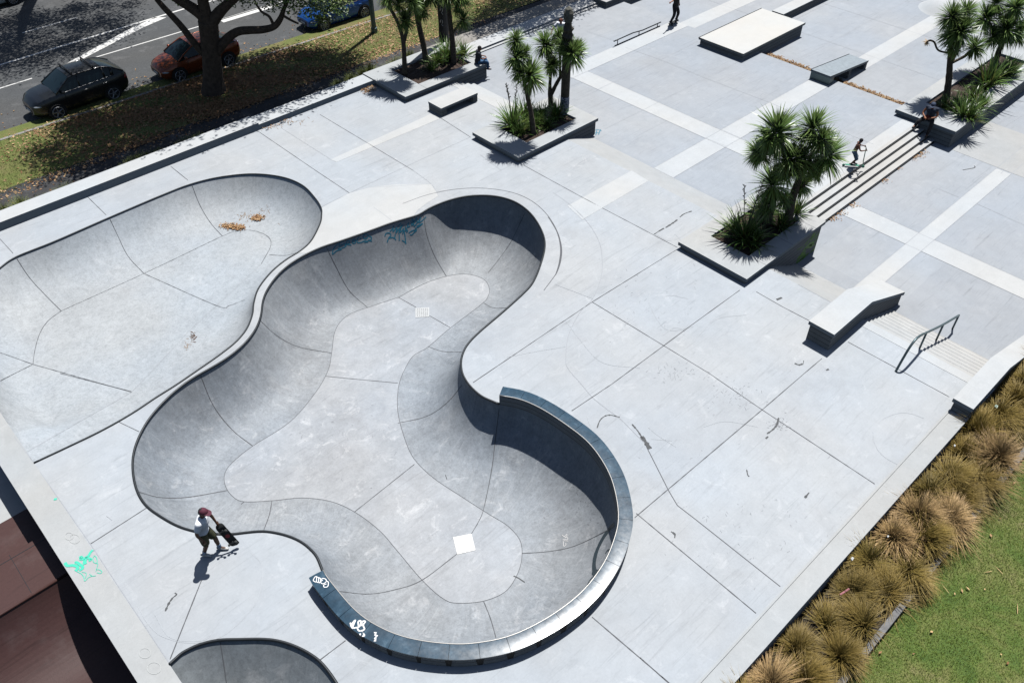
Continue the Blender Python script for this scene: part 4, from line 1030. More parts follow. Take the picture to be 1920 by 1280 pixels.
b = MB(); rod(b, pb_, .14 + hh * .86, zt, [(0, .13), (.25, .19), (.6, .19), (.85, .13), (1, .03)], bump=lambda t, a: .06 * math.sin(18 * t) * math.sin(4 * a)); b.build('carved_head', M['woodgrey'], o, smooth=True)
J = MB(); rr_ = random.Random(8)
for _ in range(26):                                     # scribbles and posters on the band
    a = rr_.uniform(math.radians(170), math.radians(290)); z = rr_.uniform(.3, .14 + hh * .17); wd = rr_.uniform(.05, .16); ht = rr_.uniform(.02, .09)
    q = lambda a, z: (pb_.x + .196 * math.cos(a), pb_.y + .196 * math.sin(a), z)
    J.face([q(a, z), q(a + wd / .2, z), q(a + wd / .2, z + ht), q(a, z + ht)])
J.build('scribble', plain('ink', (.06, .07, .14), .6), o)
pb2 = P(833, 76, .14)
o = empty('carved_post'); tag(o, 'very dark post with white carved marks rising from the street planter', 'carved post')
b = MB(); rod(b, pb2, .1, 7.5, [(0, .24), (.3, .235), (1, .20)], bump=lambda t, a: .03 * math.sin(40 * t) * math.sin(3 * a)); b.build('shaft', plain('black_wood', (.012, .012, .014), .7, var=.4, vs=8), o, smooth=True)
J = MB()
for k in range(9):
    z = 1.1 + k * .55; a = math.radians(215 + (k % 3) * 6); R_ = .245
    q = lambda a, z: Vector((pb2.x + R_ * math.cos(a), pb2.y + R_ * math.sin(a), z))
    L_ = [q(a + u, z + v) for u, v in ((-.35, .0), (-.2, .14), (.1, .12), (.15, .0), (-.05, -.08), (.2, -.16))]
    J.tube(L_, .012, 5)
J.build('carved_mark', M['brightsteel'], o)
# ------------------------------------------------------------------ plants
def blade(b, base, d, L, wd, droop, rnd, age, seg=4, mat=0, cup=0):
    "one arching strap leaf; droop bends it down along its length"
    p = Vector(base); d = Vector(d).normalized()
    side = d.cross(Vector((0, 0, 1)))
    if side.length < .05: side = Vector((rnd.uniform(-1, 1), rnd.uniform(-1, 1), 0))
    side.normalize(); side = (side + Vector((0, 0, rnd.uniform(-.4, .4)))).normalized()
    prev = None; st = L / seg
    for i in range(seg + 1):
        t = i / seg
        w_ = wd * (0.55 + 1.0 * t if t < .4 else 1.0 * (1 - t) / .6 * .97 + .03) / 2
        a, c = p - side * w_, p + side * w_
        if prev: b.face([prev[0], prev[1], c, a], mat, None, [(age, (i - 1) / seg), (age, (i - 1) / seg), (age, t), (age, t)])
        prev = (a, c)
        d = (d + Vector((0, 0, -droop * (.25 + t) / seg))).normalized()
        p = p + d * st
M['cordy'] = leafmat('cabbage_tree_leaf', (.075, .18, .045), (.26, .22, .06), (.18, .27, .08), rough=.34, trans=.28)
M['flax'] = leafmat('flax_leaf', (.045, .11, .026), (.19, .15, .04), (.10, .18, .04), rough=.35, trans=.18)
M['tuss'] = leafmat('tussock_blade', (.030, .050, .008), (.17, .11, .022), (.27, .19, .05), rough=.6, trans=.15)
M['tussp'] = leafmat('pale_tussock_blade', (.06, .06, .012), (.16, .10, .03), (.48, .32, .15), rough=.6, trans=.15)
M['tussg'] = leafmat('green_tuft_blade', (.06, .11, .02), (.17, .17, .04), (.16, .19, .05), rough=.6, trans=.15)
M['bark'] = plain('grey_brown_bark', (.11, .085, .06), .95, var=.45, vs=10, bump=.9)
M['treebark'] = plain('dark_tree_bark', (.085, .060, .042), .95, var=.5, vs=6, bump=1.0)
M['treeleaf'] = leafmat('tree_leaf', (.06, .12, .022), (.16, .17, .05), (.06, .10, .02), rough=.45, trans=.15)
def rosette(seed, n=300, L=.85):
    r = random.Random(seed); b = MB()
    for i in range(n):
        u = (i + r.random()) / n
        th = math.radians(8 + 132 * u ** .9); ph = r.uniform(0, 2 * math.pi)
        d = Vector((math.sin(th) * math.cos(ph), math.sin(th) * math.sin(ph), math.cos(th)))
        old = u > .80; age = r.uniform(.0, .25) if not old else r.uniform(.3, 1.0)
        if r.random() < .10: age = r.uniform(.3, .7)
        blade(b, (d.x * .04, d.y * .04, .10 - .28 * u), d, L * r.uniform(.75, 1.08) * (.8 if u < .12 else 1), .058 * r.uniform(.8, 1.2), r.uniform(.2, .75) + .5 * (u > .5), r, age)
    for i in range(26):                      # dead skirt hanging against the stem
        ph = r.uniform(0, 2 * math.pi); d = Vector((math.cos(ph) * .45, math.sin(ph) * .45, -1))
        blade(b, (math.cos(ph) * .05, math.sin(ph) * .05, -.15), d, L * r.uniform(.4, .7), .04, .3, r, 1.0, 3)
    return b.mesh('leaf_head', M['cordy'])
HEADS = [rosette(11), rosette(23, 330), rosette(37, 280)]
def cabbage_tree(base_px, zb, stems, heads, label, group, seed):
    "stems: lists of (px, py, radius); heads: (px, py, radius px, toward viewer)"
    base = P(*base_px, zb); r = random.Random(seed)
    root = empty('cabbage_tree', base); tag(root, label, 'cabbage tree', group)
    dist = (base - O_).dot(MC @ Vector((0, 0, 1))); ppm = FPX / dist
    b = MB()
    for st in stems:
        pts = [PD(x, y, base, (st_off if len(st[0]) > 3 else 0)) - base if True else None for (x, y, *_q), st_off in ((q, 0) for q in st)]
        pts = [pts[0] - Vector((0, 0, .05))] + pts[1:] if abs(st[0][1] - base_px[1]) < 3 else pts
        pr, _ = crom(pts, 5); rad = [q[2] for q in st]; R_ = []
        for i in range(len(pr)):
            t = i / (len(pr) - 1) * (len(rad) - 1); k = min(int(t), len(rad) - 2); R_.append((rad[k] + (rad[k + 1] - rad[k]) * (t - k)) * r.uniform(.93, 1.08))
        b.tube(pr, R_, 10)
    b.build('trunk', M['bark'], root, smooth=True)
    for (x, y, rp, off) in heads:
        p = PD(x, y, base, -off) - base
        o = bpy.data.objects.new('crown', HEADS[r.randrange(3)]); COL.objects.link(o); o.parent = root
        s = rp / ppm / .80; o.location = p; o.scale = (s * r.uniform(.93, 1.07), s * r.uniform(.93, 1.07), s * r.uniform(.9, 1.05))
        o.rotation_euler = (r.uniform(-.25, .25), r.uniform(-.25, .25), r.uniform(0, 6.28))
    return root
G1 = 'cabbage trees in the concrete planters'
ZSO = .16
# third planter (big clump)
cabbage_tree((1438, 420), ZSO, [[(1438,420,.15),(1446,392,.12),(1452,372,.09),(1450,350,.06)]], [(1449,346,46,.1),(1436,386,26,.3),(1470,375,22,.1)], 'shorter cabbage tree leaning over the flax in the big planter with green graffiti', G1, 1)
cabbage_tree((1478, 420), ZSO, [[(1478,420,.17),(1482,385,.15),(1493,350,.12),(1499,331,.10),(1496,300,.08),(1487,270,.06)], [(1497,335,.10),(1508,318,.08),(1522,290,.07),(1530,250,.05)], [(1499,333,.08),(1480,300,.07),(1460,262,.06)], [(1506,350,.05),(1514,338,.055),(1526,326,.05),(1540,318,.05),(1552,300,.05)]],
    [(1457,248,50,.1),(1524,240,46,-.1),(1506,298,36,.3),(1552,292,44,.1),(1424,286,32,.0),(1506,346,28,-.2),(1480,298,38,.5),(1541,262,32,.5),(1474,320,30,.4),(1442,262,28,.3),(1528,318,26,.2)], 'large many-headed cabbage tree with a forked trunk in the big planter with green graffiti', G1, 2)
# second planter
cabbage_tree((1001, 252), ZSO, [[(1001,252,.12),(996,215,.10),(990,185,.09),(985,162,.07),(978,125,.05)], [(990,186,.07),(994,160,.06),(998,140,.05)], [(986,165,.05),(972,120,.05),(967,90,.04)]],
    [(967,76,22,-.2),(968,107,27,.1),(995,140,33,.3),(972,135,22,.4),(985,98,18,-.1)], 'cabbage tree with a crooked stem at the left of the carved post', G1, 3)
cabbage_tree((1033, 203), ZSO, [[(1033,203,.12),(1032,180,.11),(1031,160,.07),(1033,125,.06),(1026,92,.05)], [(1033,178,.09),(1043,158,.08),(1054,138,.07),(1062,115,.06),(1074,98,.05)], [(1050,143,.05),(1050,110,.05),(1048,75,.04)]],
    [(1022,84,30,-.1),(1048,70,24,-.3),(1073,100,31,.6),(1035,122,22,.3),(1084,92,20,.3),(1060,84,22,.5)], 'cabbage tree whose forked stem hugs the carved post in the middle planter', G1, 4)
# street planter
cabbage_tree((759, 140), ZSO, [[(759,140,.12),(758,110,.10),(756,78,.09),(748,48,.08),(735,22,.07),(722,4,.06),(718,-20,.05)], [(757,82,.08),(763,55,.07),(768,25,.06),(771,0,.05)]],
    [(760,38,22,.2),(728,-8,28,0),(772,2,24,.1),(748,8,18,.2),(760,-30,30,0)], 'cabbage tree at the corner end of the street planter, splitting low', G1, 5)
cabbage_tree((799, 116), ZSO, [[(799,116,.14),(794,85,.13),(786,50,.12),(780,20,.10),(776,-10,.08)], [(785,45,.07),(795,15,.06),(802,-15,.06)]],
    [(776,-18,34,0),(790,22,18,.3),(806,-12,28,0),(784,8,20,.4)], 'middle cabbage tree of the street planter with a thick stem', G1, 6)
cabbage_tree((851, 120), ZSO, [[(851,120,.14),(849,85,.13),(845,50,.11),(842,20,.10),(838,-10,.08)], [(846,65,.08),(858,50,.06),(866,40,.05)], [(846,50,.03),(841,25,.03),(836,0,.025)]],
    [(868,38,22,.2),(858,12,18,.0),(840,-14,30,0),(864,-8,26,0)], 'cabbage tree in front of the very dark post in the street planter', G1, 7)
# upper right planter
cabbage_tree((1775, 181), -.32, [[(1775,181,.15),(1779,150,.14),(1781,118,.12),(1783,80,.09),(1785,45,.06)], [(1781,118,.10),(1793,98,.09),(1804,75,.07)], [(1781,120,.06),(1810,105,.06),(1828,90,.05)]],
    [(1784,30,28,.1),(1800,58,35,.3),(1828,88,24,.2),(1782,62,26,-.2),(1790,92,20,.4),(1812,22,26,-.2)], 'cabbage tree with a bare dead branch, near the seated man in dark trousers', G1, 8)
cabbage_tree((1862, 131), -.32, [[(1862,131,.15),(1870,105,.13),(1878,82,.11),(1886,55,.08)], [(1876,86,.08),(1860,55,.07),(1850,30,.06)], [(1878,80,.07),(1900,45,.06),(1906,15,.05)]],
    [(1849,34,34,.1),(1888,54,36,.3),(1905,14,34,-.1),(1868,6,30,-.2),(1862,68,24,.4),(1912,62,26,.2)], 'tall cabbage tree at the right edge of the photo in the far right planter', G1, 9)
# dead branch of the near right tree
bpt = P(1775, 181, -.32); b = MB(); dp = [PD(x, y, bpt) for x, y in ((1783,100),(1765,97),(1757,92),(1752,80),(1744,76),(1738,79))]
pr, _ = crom(dp, 4); b.tube([q - bpt for q in pr], .04, 7); dr = [o for o in COL.objects if o.name.startswith('cabbage_tree') and 'dead branch' in o.get('label', '')][0]
b.build('dead_branch', M['bark'], dr, smooth=True)
b = MB(); rr_ = random.Random(4)
for _ in range(26):
    d = Vector((rr_.uniform(-1, 1), rr_.uniform(-1, 1), rr_.uniform(-1, .6))); blade(b, dp[-1] - bpt, d, rr_.uniform(.12, .25), .04, .3, rr_, .8, 2)
b.build('dead_head', M['deadleaf'], dr)

def flaxmesh(seed, n=95, L=1.1, droop=.9, wd=.055, name='foliage', mat='flax'):
    r = random.Random(seed); b = MB()
    for i in range(n):
        th = math.radians(r.uniform(8, 68)); ph = r.uniform(0, 6.283)
        d = Vector((math.sin(th) * math.cos(ph), math.sin(th) * math.sin(ph), math.cos(th)))
        blade(b, (r.uniform(-.10, .10), r.uniform(-.10, .10), 0), d, L * r.uniform(.7, 1.1), wd * r.uniform(.7, 1.2), droop * r.uniform(.4, 1.6), r, max(0, r.gauss(.18, .25)) if r.random() < .9 else .9, 5)
    return b.mesh(name, M[mat])
FLAX = [flaxmesh(3), flaxmesh(5, 110), flaxmesh(9, 80, 1.0, 1.2)]
GF = 'flax bushes in the concrete planters'
def flax(px, py, z, rp, label, stalks=0, seed=0, sz=1.0):
    p = P(px, py, z); r = random.Random(seed * 7 + 1); ppm = FPX / (p - O_).dot(MC @ Vector((0, 0, 1)))
    root = empty('flax_bush', p, r.uniform(0, 6)); tag(root, label, 'flax', GF)
    o = bpy.data.objects.new('foliage', FLAX[seed % 3]); COL.objects.link(o); o.parent = root; s = rp / ppm / .72; o.scale = (s, s, s * sz)
    if stalks:
        b = MB()
        for k in range(stalks):
            a = r.uniform(0, 6.28); top = Vector((math.cos(a) * .35, math.sin(a) * .35, r.uniform(1.5, 1.9) * s)); pts = [Vector((0, 0, 0)), top * .5 + Vector((0, 0, .1)), top]
            b.tube(pts, [.018, .014, .008], 5)
            for q in range(12):
                t = .62 + .38 * q / 12; c = pts[1].lerp(top, (t - .5) * 2); dd = Vector((r.uniform(-1, 1), r.uniform(-1, 1), .8)).normalized()
                b.tube([c, c + dd * .10], [.016, .012], 4)
        b.build('flower_stalk', M['wood'], root)
    return root
flax(1393, 452, ZSO, 52, 'large dark flax bush at the near corner of the planter with green graffiti', 2, 0)
flax(1428, 405, ZSO, 36, 'flax bush behind the near corner flax, under the big cabbage tree clump', 0, 1)
flax(1375, 432, ZSO, 30, 'small flax bush at the left corner of the planter with green graffiti', 0, 11)
flax(1490, 405, ZSO, 30, 'flax bush right of the thickest trunk of the big clump', 0, 12)
flax(1462, 428, ZSO, 32, 'low flax bush between the two trunks of the big cabbage tree clump', 0, 2)
flax(962, 240, ZSO, 38, 'flax bush with dark flower stalks at the left of the middle planter', 3, 3)
flax(985, 222, ZSO, 30, 'flax bush just right of the stalked flax in the middle planter', 1, 1)
flax(1016, 225, ZSO, 30, 'flax bush in the centre of the middle planter', 0, 5)
flax(1042, 222, ZSO, 28, 'flax bush at the foot of the carved post', 0, 4)
flax(843, 112, ZSO, 34, 'dark flax bush at the foot of the very dark carved post', 0, 3)
flax(868, 108, ZSO, 26, 'flax bush beside the seated boy on the street planter', 0, 2)
flax(822, 120, ZSO, 22, 'small flax bush left of the very dark carved post', 0, 1)
flax(1806, 222, -.32, 36, 'sunlit flax bush beside the seated man in dark trousers', 0, 6)
flax(1836, 205, -.32, 28, 'reddish low flax bush in the middle of the far right planter', 0, 7)
flax(1850, 165, -.32, 46, 'tall dark flax bush under the far right cabbage tree', 0, 8, 1.2)
flax(1880, 148, -.32, 34, 'flax bush near the right end of the far right planter', 0, 10)
flax(1868, 152, -.32, 30, 'flax bush between the two trunks of the far right planter', 0, 13)
flax(1822, 188, -.32, 30, 'flax bush behind the reddish low flax in the far right planter', 0, 14)
flax(1770, 205, -.32, 22, 'small flax bush at the left corner of the far right planter', 0, 15)
flax(1818, 228, -.32, 26, 'flax bush at the front edge of the far right planter', 0, 16)
flax(1894, 138, -.32, 24, 'last flax bush at the right end of the far right planter', 0, 17)
flax(976, 252, ZSO, 26, 'flax bush at the front edge of the middle planter', 0, 18)
flax(1000, 238, ZSO, 26, 'flax bush right behind the crooked stem in the middle planter', 0, 19)
flax(1026, 240, ZSO, 22, 'low flax bush at the right front of the middle planter', 0, 20)
flax(808, 132, ZSO, 18, 'small flax bush in front of the thick middle stem of the street planter', 0, 21)
flax(1412, 462, ZSO, 34, 'flax bush at the right front of the planter with green graffiti', 0, 22)
flax(1790, 205, -.32, 26, 'small flax bush behind the seated man in dark trousers', 0, 9)

# tussocks
ORD = 'first second third fourth fifth sixth seventh eighth ninth tenth eleventh twelfth thirteenth fourteenth fifteenth sixteenth seventeenth eighteenth nineteenth twentieth'.split() + ['twenty-' + w_ for w_ in 'first second third fourth fifth sixth seventh eighth ninth'.split()] + ['thirtieth'] + ['thirty-' + w_ for w_ in 'first second third fourth fifth sixth seventh eighth ninth'.split()] + ['fortieth'] + ['forty-' + w_ for w_ in 'first second third fourth fifth sixth seventh eighth ninth'.split()]
def tussmesh(seed, n, L, mat, lean=(0, 0), agem=.5):
    r = random.Random(seed); b = MB()
    for i in range(n):
        th = math.radians(abs(r.gauss(0, 34))); ph = r.uniform(0, 6.283)
        d = Vector((math.sin(th) * math.cos(ph) + lean[0], math.sin(th) * math.sin(ph) + lean[1], max(.15, math.cos(th))))
        a = r.uniform(0, .12); c = r.uniform(0, 6.28)
        blade(b, (a * math.cos(c), a * math.sin(c), 0), d, L * r.uniform(.55, 1.1), .017 * r.uniform(.7, 1.3), r.uniform(.9, 2.4), r, min(1, max(0, r.gauss(agem, .28))), 4)
    return b.mesh('foliage', M[mat])
TU = [tussmesh(1, 1500, 1.0, 'tuss', (.25, -.25), .30), tussmesh(2, 1400, 1.05, 'tuss', (-.1, -.2), .55), tussmesh(3, 1600, .95, 'tussp', (.15, -.1), .7), tussmesh(4, 1300, 1.0, 'tuss', (-.3, .1), .05), tussmesh(14, 1500, 1.05, 'tuss', (.0, -.35), .8), tussmesh(15, 1100, .9, 'tuss', (.4, .1), .4)]
TG = [tussmesh(5, 420, .55, 'tussg', (0, .1), .3), tussmesh(6, 380, .6, 'tussg', (.1, 0), .6)]
rt = random.Random(12)
pos = []
x = 8.2; k = 0
while x < 27.5:
    pos.append((x, 1.66 + (.56 if k % 2 else -.0) + rt.uniform(-.12, .12))); x += rt.uniform(.40, .60) ; k += 1
names = ['greenish', 'olive and gold', 'pale golden', 'dark green', 'brownish gold', 'olive wind-swept']
for k, (x, y) in enumerate(pos):
    v = [1, 4, 0, 3, 5, 0, 2, 1, 3, 4][rt.randrange(10)] if k > 5 else [3, 0, 1, 2, 4, 1][k]
    root = empty('tussock', (x, y, -.53), rt.uniform(-3, 3)); tag(root, '%s tussock grass clump, %s counting up the bed from the bottom edge' % (names[v], ORD[k]), 'tussock', 'tussock grass clumps along the lawn')
    o = bpy.data.objects.new('foliage', TU[v]); COL.objects.link(o); o.parent = root; s = rt.uniform(.82, 1.2) if v != 2 else 1.15; o.scale = (s * rt.uniform(.85, 1.25), s * rt.uniform(.85, 1.1), s * rt.uniform(.55, .9)); o.rotation_euler = (rt.uniform(-.28, .28), rt.uniform(-.28, .28), 0)
k = 0
for (x0, x1, y0, st) in ((4.2, 6.4, 31.4, .42), (8.0, 10.4, 31.45, .4), (11.2, 13.5, 31.4, .7), (19.0, 23.5, 31.5, .42)):
    x = x0
    while x < x1:
        root = empty('grass_tuft', (x, y0 + rt.uniform(-.2, .25), ZS), rt.uniform(0, 6)); tag(root, 'green grass tuft between street wall and path, %s counting from the left' % ORD[k], 'grass tuft', 'grass tufts behind the street wall')
        o = bpy.data.objects.new('foliage', TG[k % 2]); COL.objects.link(o); o.parent = root; s = rt.uniform(.8, 1.5); o.scale = (s, s, s)
        x += st * rt.uniform(.8, 1.5); k += 1

# broad street trees
def leafcloud(seed, centre, rad, n, cl=.55, leaf=.10, per=85, hole=.12):
    r = random.Random(seed); b = MB()
    for _ in range(n):
        while True:
            v = Vector((r.uniform(-1, 1), r.uniform(-1, 1), r.uniform(-1, 1)))
            if .2 < v.length < 1: break
        c = Vector((centre[0] + v.x * rad[0], centre[1] + v.y * rad[1], centre[2] + v.z * rad[2]))
        clump(b, c, cl * r.uniform(.6, 1.3), per, leaf, r)
    return b
def clump(b, c, R_, per, leaf, r):
    ag = min(1, max(0, r.gauss(.3, .25)))
    for _ in range(per):
        d = Vector((r.gauss(0, 1), r.gauss(0, 1), r.gauss(0, .75))) * R_ * .5
        p = c + d; u = Vector((r.uniform(-1, 1), r.uniform(-1, 1), r.uniform(-.5, .5))).normalized(); n_ = Vector((r.uniform(-.6, .6), r.uniform(-.6, .6), 1)).normalized()
        v = n_.cross(u).normalized(); l_ = leaf * r.uniform(.7, 1.4)
        a = min(1, max(0, ag + r.gauss(0, .18)))
        b.face([p - u * l_ * .6, p - v * l_ * .28, p + u * l_ * .6, p + v * l_ * .28], 0, None, (a, r.random()))
tb = P(402, 172, ZS)
tree = empty('street_tree', tb); tag(tree, 'large spreading tree with a thick dark trunk on the leafy verge', 'tree')
b = MB()
def tp(x, y, off=0): return PD(x, y, tb, off) - tb
for st in ([(402,180,.62),(400,150,.45),(397,110,.40),(393,70,.40),(390,40,.42)], [(392,48,.30),(378,28,.26),(352,10,.22),(328,-6,.20),(300,-40,.15)], [(390,44,.30),(384,20,.25),(380,-10,.22),(386,-60,.15)], [(393,48,.28),(410,25,.24),(425,10,.20),(445,-8,.17),(480,-50,.12)],
           [(396,110,.20),(378,96,.17),(362,78,.15),(342,52,.14),(322,30,.13),(305,12,.12),(288,-10,.10),(270,-50,.08)], [(404,100,.22),(425,74,.20),(445,60,.18),(468,57,.17),(492,56,.16),(514,50,.14),(526,35,.12),(532,18,.09),(540,0,.07)], [(514,50,.07),(505,32,.06),(490,22,.05),(478,5,.04)], [(528,28,.06),(545,38,.05),(560,45,.04)]):
    pr, _ = crom([tp(x, y) for x, y, r_ in st], 5); rad = [q[2] for q in st]; R_ = []
    for i in range(len(pr)):
        t = i / (len(pr) - 1) * (len(rad) - 1); kk = min(int(t), len(rad) - 2); R_.append(rad[kk] + (rad[kk + 1] - rad[kk]) * (t - kk))
    b.tube(pr, R_, 14)
ends = [tp(x, y) for x, y in ((300,-40), (386,-60), (480,-50), (270,-50), (540,0))]
for q, (tx, ty) in zip(ends, ((-1.5, -1.0), (1.2, 1.5), (5.5, .2), (-3.5, .6), (6.5, -1.2))):
    e_ = Vector((tx + 1.2, ty, 8.6)); m1 = q.lerp(e_, .5) + Vector((.2, -.1, .3))
    pr, _ = crom([q, m1, e_], 5); b.tube(pr, [.10 - .07 * k / (len(pr) - 1) for k in range(len(pr))], 8)
    for s_ in ((1.6, .9, .4), (-1.4, -.7, .5), (.3, -1.4, .6)): b.tube([m1, m1.lerp(e_, .5) + Vector(s_) * .5, e_ + Vector(s_)], [.06, .045, .02], 6)
b.build('trunk', M['treebark'], tree, smooth=True)
lc = leafcloud(5, (17.7 - tb.x, 35.95 - tb.y, 8.3 + .6), (8.0, 4.0, 1.6), 860, .85, .13, 85)
r5 = random.Random(77)
for (x, y, R_, nn) in ((500,4,.5,90),(540,-2,.6,120),(560,14,.55,130),(590,20,.55,140),(615,14,.6,150),(635,22,.4,80),(600,36,.35,60),(575,0,.6,130),(610,-8,.7,160),(640,0,.5,110),(470,-14,.6,110),(440,-18,.6,100),(525,10,.4,70),(515,-14,.6,120),(330,-16,.5,60),(385,-14,.4,60),(410,-10,.4,60),(428,4,.3,40),(460,2,.3,40)):
    clump(lc, tp(x, y, r5.uniform(-.6, .6)), R_ * 1.1, int(nn * 1.8), .12, r5)
lc.build('crown', M['treeleaf'], tree)
def far_tree(base, cen, rad, n, label, seed):
    o = empty('street_tree', base); tag(o, label, 'tree')
    b = MB(); h = cen[2]
    b.tube([(0, 0, -.1), (.1, .1, h * .45), (cen[0] * .5, cen[1] * .5, h * .8), (cen[0], cen[1], h)], [.5, .38, .3, .15], 12); b.build('trunk', M['treebark'], o, smooth=True)
    leafcloud(seed, cen, rad, n, .8, .13, 75).build('crown', M['treeleaf'], o)
far_tree((15.5, 55.0, ZS), (-1.5, -6.0, 9.0), (6.6, 4.0, 1.6), 300, 'tree beyond the top left edge that shades the road and the white car', 6)
far_tree((38.5, 35.2, ZS), (-3.6, -1.5, 9.0), (4.4, 2.7, 1.5), 210, 'tree beyond the top edge that shades the path and bluish block', 7)

# fallen leaves and lawn blades (nobody could count them)
rl_ = random.Random(21); b = MB()
def leafat(b, x, y, z, s, r, age=None):
    a = r.uniform(0, 6.28); u = Vector((math.cos(a), math.sin(a), r.uniform(-.5, .5))) * s; v = Vector((-math.sin(a), math.cos(a), r.uniform(-.5, .5))) * s * .5
    p = Vector((x, y, z + s * .3)); ag = r.random() if age is None else age
    b.face([p - u, p - v, p + u, p + v], 0, None, (ag, .5))
for _ in range(15000):
    x = rl_.uniform(2, 40); y = rl_.uniform(33.0, 38.2 - .037 * x)
    dens = math.sin(x * .8 + 1) * .25 + math.sin(y * 1.7 + x * .35) * .3 + (.62 if x > 9 else .35)
    if rl_.random() < dens: leafat(b, x, y, ZS + .01, rl_.uniform(.04, .075), rl_, rl_.uniform(0, .45) if 8.5 < x < 20 and rl_.random() < .75 else None)
for _ in range(16000):                      # thick brown litter under the big tree
    x = rl_.gauss(14.5, 3.2); y = rl_.uniform(33.2, 37.9 - .037 * x)
    if rl_.random() < .55 + .45 * math.sin(x * 1.3 + y * 2.1): leafat(b, x, y, ZS + .012, rl_.uniform(.05, .085), rl_, rl_.uniform(0, .35))
for _ in range(700):
    x = rl_.uniform(2, 30); y = 37.9 - .037 * x + abs(rl_.gauss(0, 1.3)); leafat(b, x, y, ZS - .095, rl_.uniform(.04, .07), rl_)
for _ in range(700):
    x = rl_.uniform(4, 30); leafat(b, x, 33.3 + rl_.gauss(0, .35), ZS + .01, rl_.uniform(.03, .06), rl_, rl_.uniform(0, .4))
tag(b.build('fallen_leaves', M['deadleaf']), 'tan fallen leaves scattered over the verge and road edge', 'leaves', kind='stuff')
b = MB(); rg = random.Random(31)
for _ in range(26000):
    x = rg.uniform(2, 32); y = rg.uniform(33.4, 37.9 - .037 * x)
    if rg.random() < .15 + .8 * (x > 19 or x < 8): blade(b, (x, y, ZS), (rg.uniform(-.6, .6), rg.uniform(-.6, .6), 1), rg.uniform(.06, .13), .03, .6, rg, rg.uniform(0, .5), 1)
tag(b.build('verge_grass', M['tussg']), 'patchy green grass growing on the street verge', 'grass', kind='stuff')
b = MB()
for _ in range(60000):
    y = 1.08 - abs(rg.gauss(0, 2.6)); x = rg.uniform(10.2 + max(0, (1.0 - y)) * 1.0, 24.5)
    blade(b, (x, y, -.62), (rg.uniform(-.8, .8), rg.uniform(-.8, .8), 1), rg.uniform(.03, .07), .022, .5, rg, rg.uniform(0, .35), 1)
M['lawnblade'] = leafmat('lawn_blade', (.085, .145, .018), (.22, .21, .05), (.15, .20, .03), rough=.6, trans=.2)
tag(b.build('lawn_grass', M['lawnblade']), 'short mown green grass of the lawn at lower right', 'grass', kind='stuff')
b = MB()
for _ in range(34):
    y = rg.uniform(-2.5, 1.0); x = rg.uniform(11, 23); leafat(b, x, y, -.58, rg.uniform(.03, .06), rg)
for px_, py_ in ((1880,1075),(1908,1150),(1780,1112),(1860,1070)):
    q = P(px_, py_, -.58); a = rg.uniform(0, 3); blade(b, q, (math.cos(a), math.sin(a), .05), rg.uniform(.22, .36), .016, .1, rg, .8, 4)
tag(b.build('lawn_litter', M['deadleaf']), 'dry leaves and strips lying on the lawn', 'leaves', kind='stuff')
def pile(name, label, pts, tree_, n, spread, s=.045, age=(0, .6)):
    b = MB(); r = random.Random(n)
    for _ in range(n):
        c = r.choice(pts); x = c[0] + r.gauss(0, spread[0]); y = c[1] + r.gauss(0, spread[1]); h = hit(tree_, x, y)
        if h: leafat(b, h[0].x, h[0].y, h[0].z + r.uniform(.005, .05), s * r.uniform(.6, 1.3), r, r.uniform(*age))
    tag(b.build(name, M['deadleaf']), label, 'leaves', kind='stuff')
pile('leaf_pile', 'heap of brown leaves lying in the long shallow bowl', [(425,425),(438,426),(450,427),(432,424),(445,428),(485,408),(480,411)], T_POOL, 520, (5.5, 2.2))
pile('leaf_drift', 'dry leaves gathered in the corner by the street planter', [(685,172),(700,166),(690,168)], T_DECK, 160, (6, 2.5))
pile('leaf_drift', 'brown debris at the foot of the raised street wall end', [(520,236),(540,228),(505,240)], T_DECK, 90, (9, 2), .03)
pile('leaf_drift', 'dry leaves at the foot of the wide pale steps', [(1716,296),(1722,291),(1728,288),(1560,410),(1575,400),(1680,315),(1655,338),(1600,385)], T_LOW, 330, (6, 3), .035)
b = MB(); rr_ = random.Random(91)
for _ in range(1500):
    y = rr_.uniform(13.1, 20.6); 
    leafat(b, 36.62 + rr_.gauss(0, .11), y, ZQ + .01 + rr_.uniform(0, .06), rr_.uniform(.05, .09), rr_, rr_.uniform(0, .7))
tag(b.build('leaf_drift', M['deadleaf']), 'line of dry leaves along the step between manual pad and far right planter', 'leaves', kind='stuff')
# ------------------------------------------------------------------ parked cars
def paint(name, c, metal=.3, rough=.28):
    m, nt, b = newmat(name); b.inputs['Base Color'].default_value = (*c, 1); b.inputs['Metallic'].default_value = metal; b.inputs['Roughness'].default_value = rough
    b.inputs['Coat Weight'].default_value = .45; b.inputs['Coat Roughness'].default_value = .06
    return m
M['tyre'] = plain('tyre_rubber', (.015, .015, .016), .85)
M['glass'] = plain('dark_glass', (.006, .014, .018), .12, spec=.4)
M['trim'] = plain('black_trim', (.012, .012, .013), .5)
M['chrome'] = plain('chrome_strip', (.55, .57, .60), .2, metal=.9)
M['lamp'] = plain('lamp_glass', (.42, .45, .48), .15, metal=.3)
M['tail'] = plain('tail_lamp', (.28, .01, .01), .2)
def ip(tab, x):
    if x <= tab[0][0]: return tab[0][1]
    for (a, p), (c, q) in zip(tab[:-1], tab[1:]):
        if x <= c: t = (x - a) / (c - a); t = t * t * (3 - 2 * t) * .5 + t * .5; return p + (q - p) * t
    return tab[-1][1]
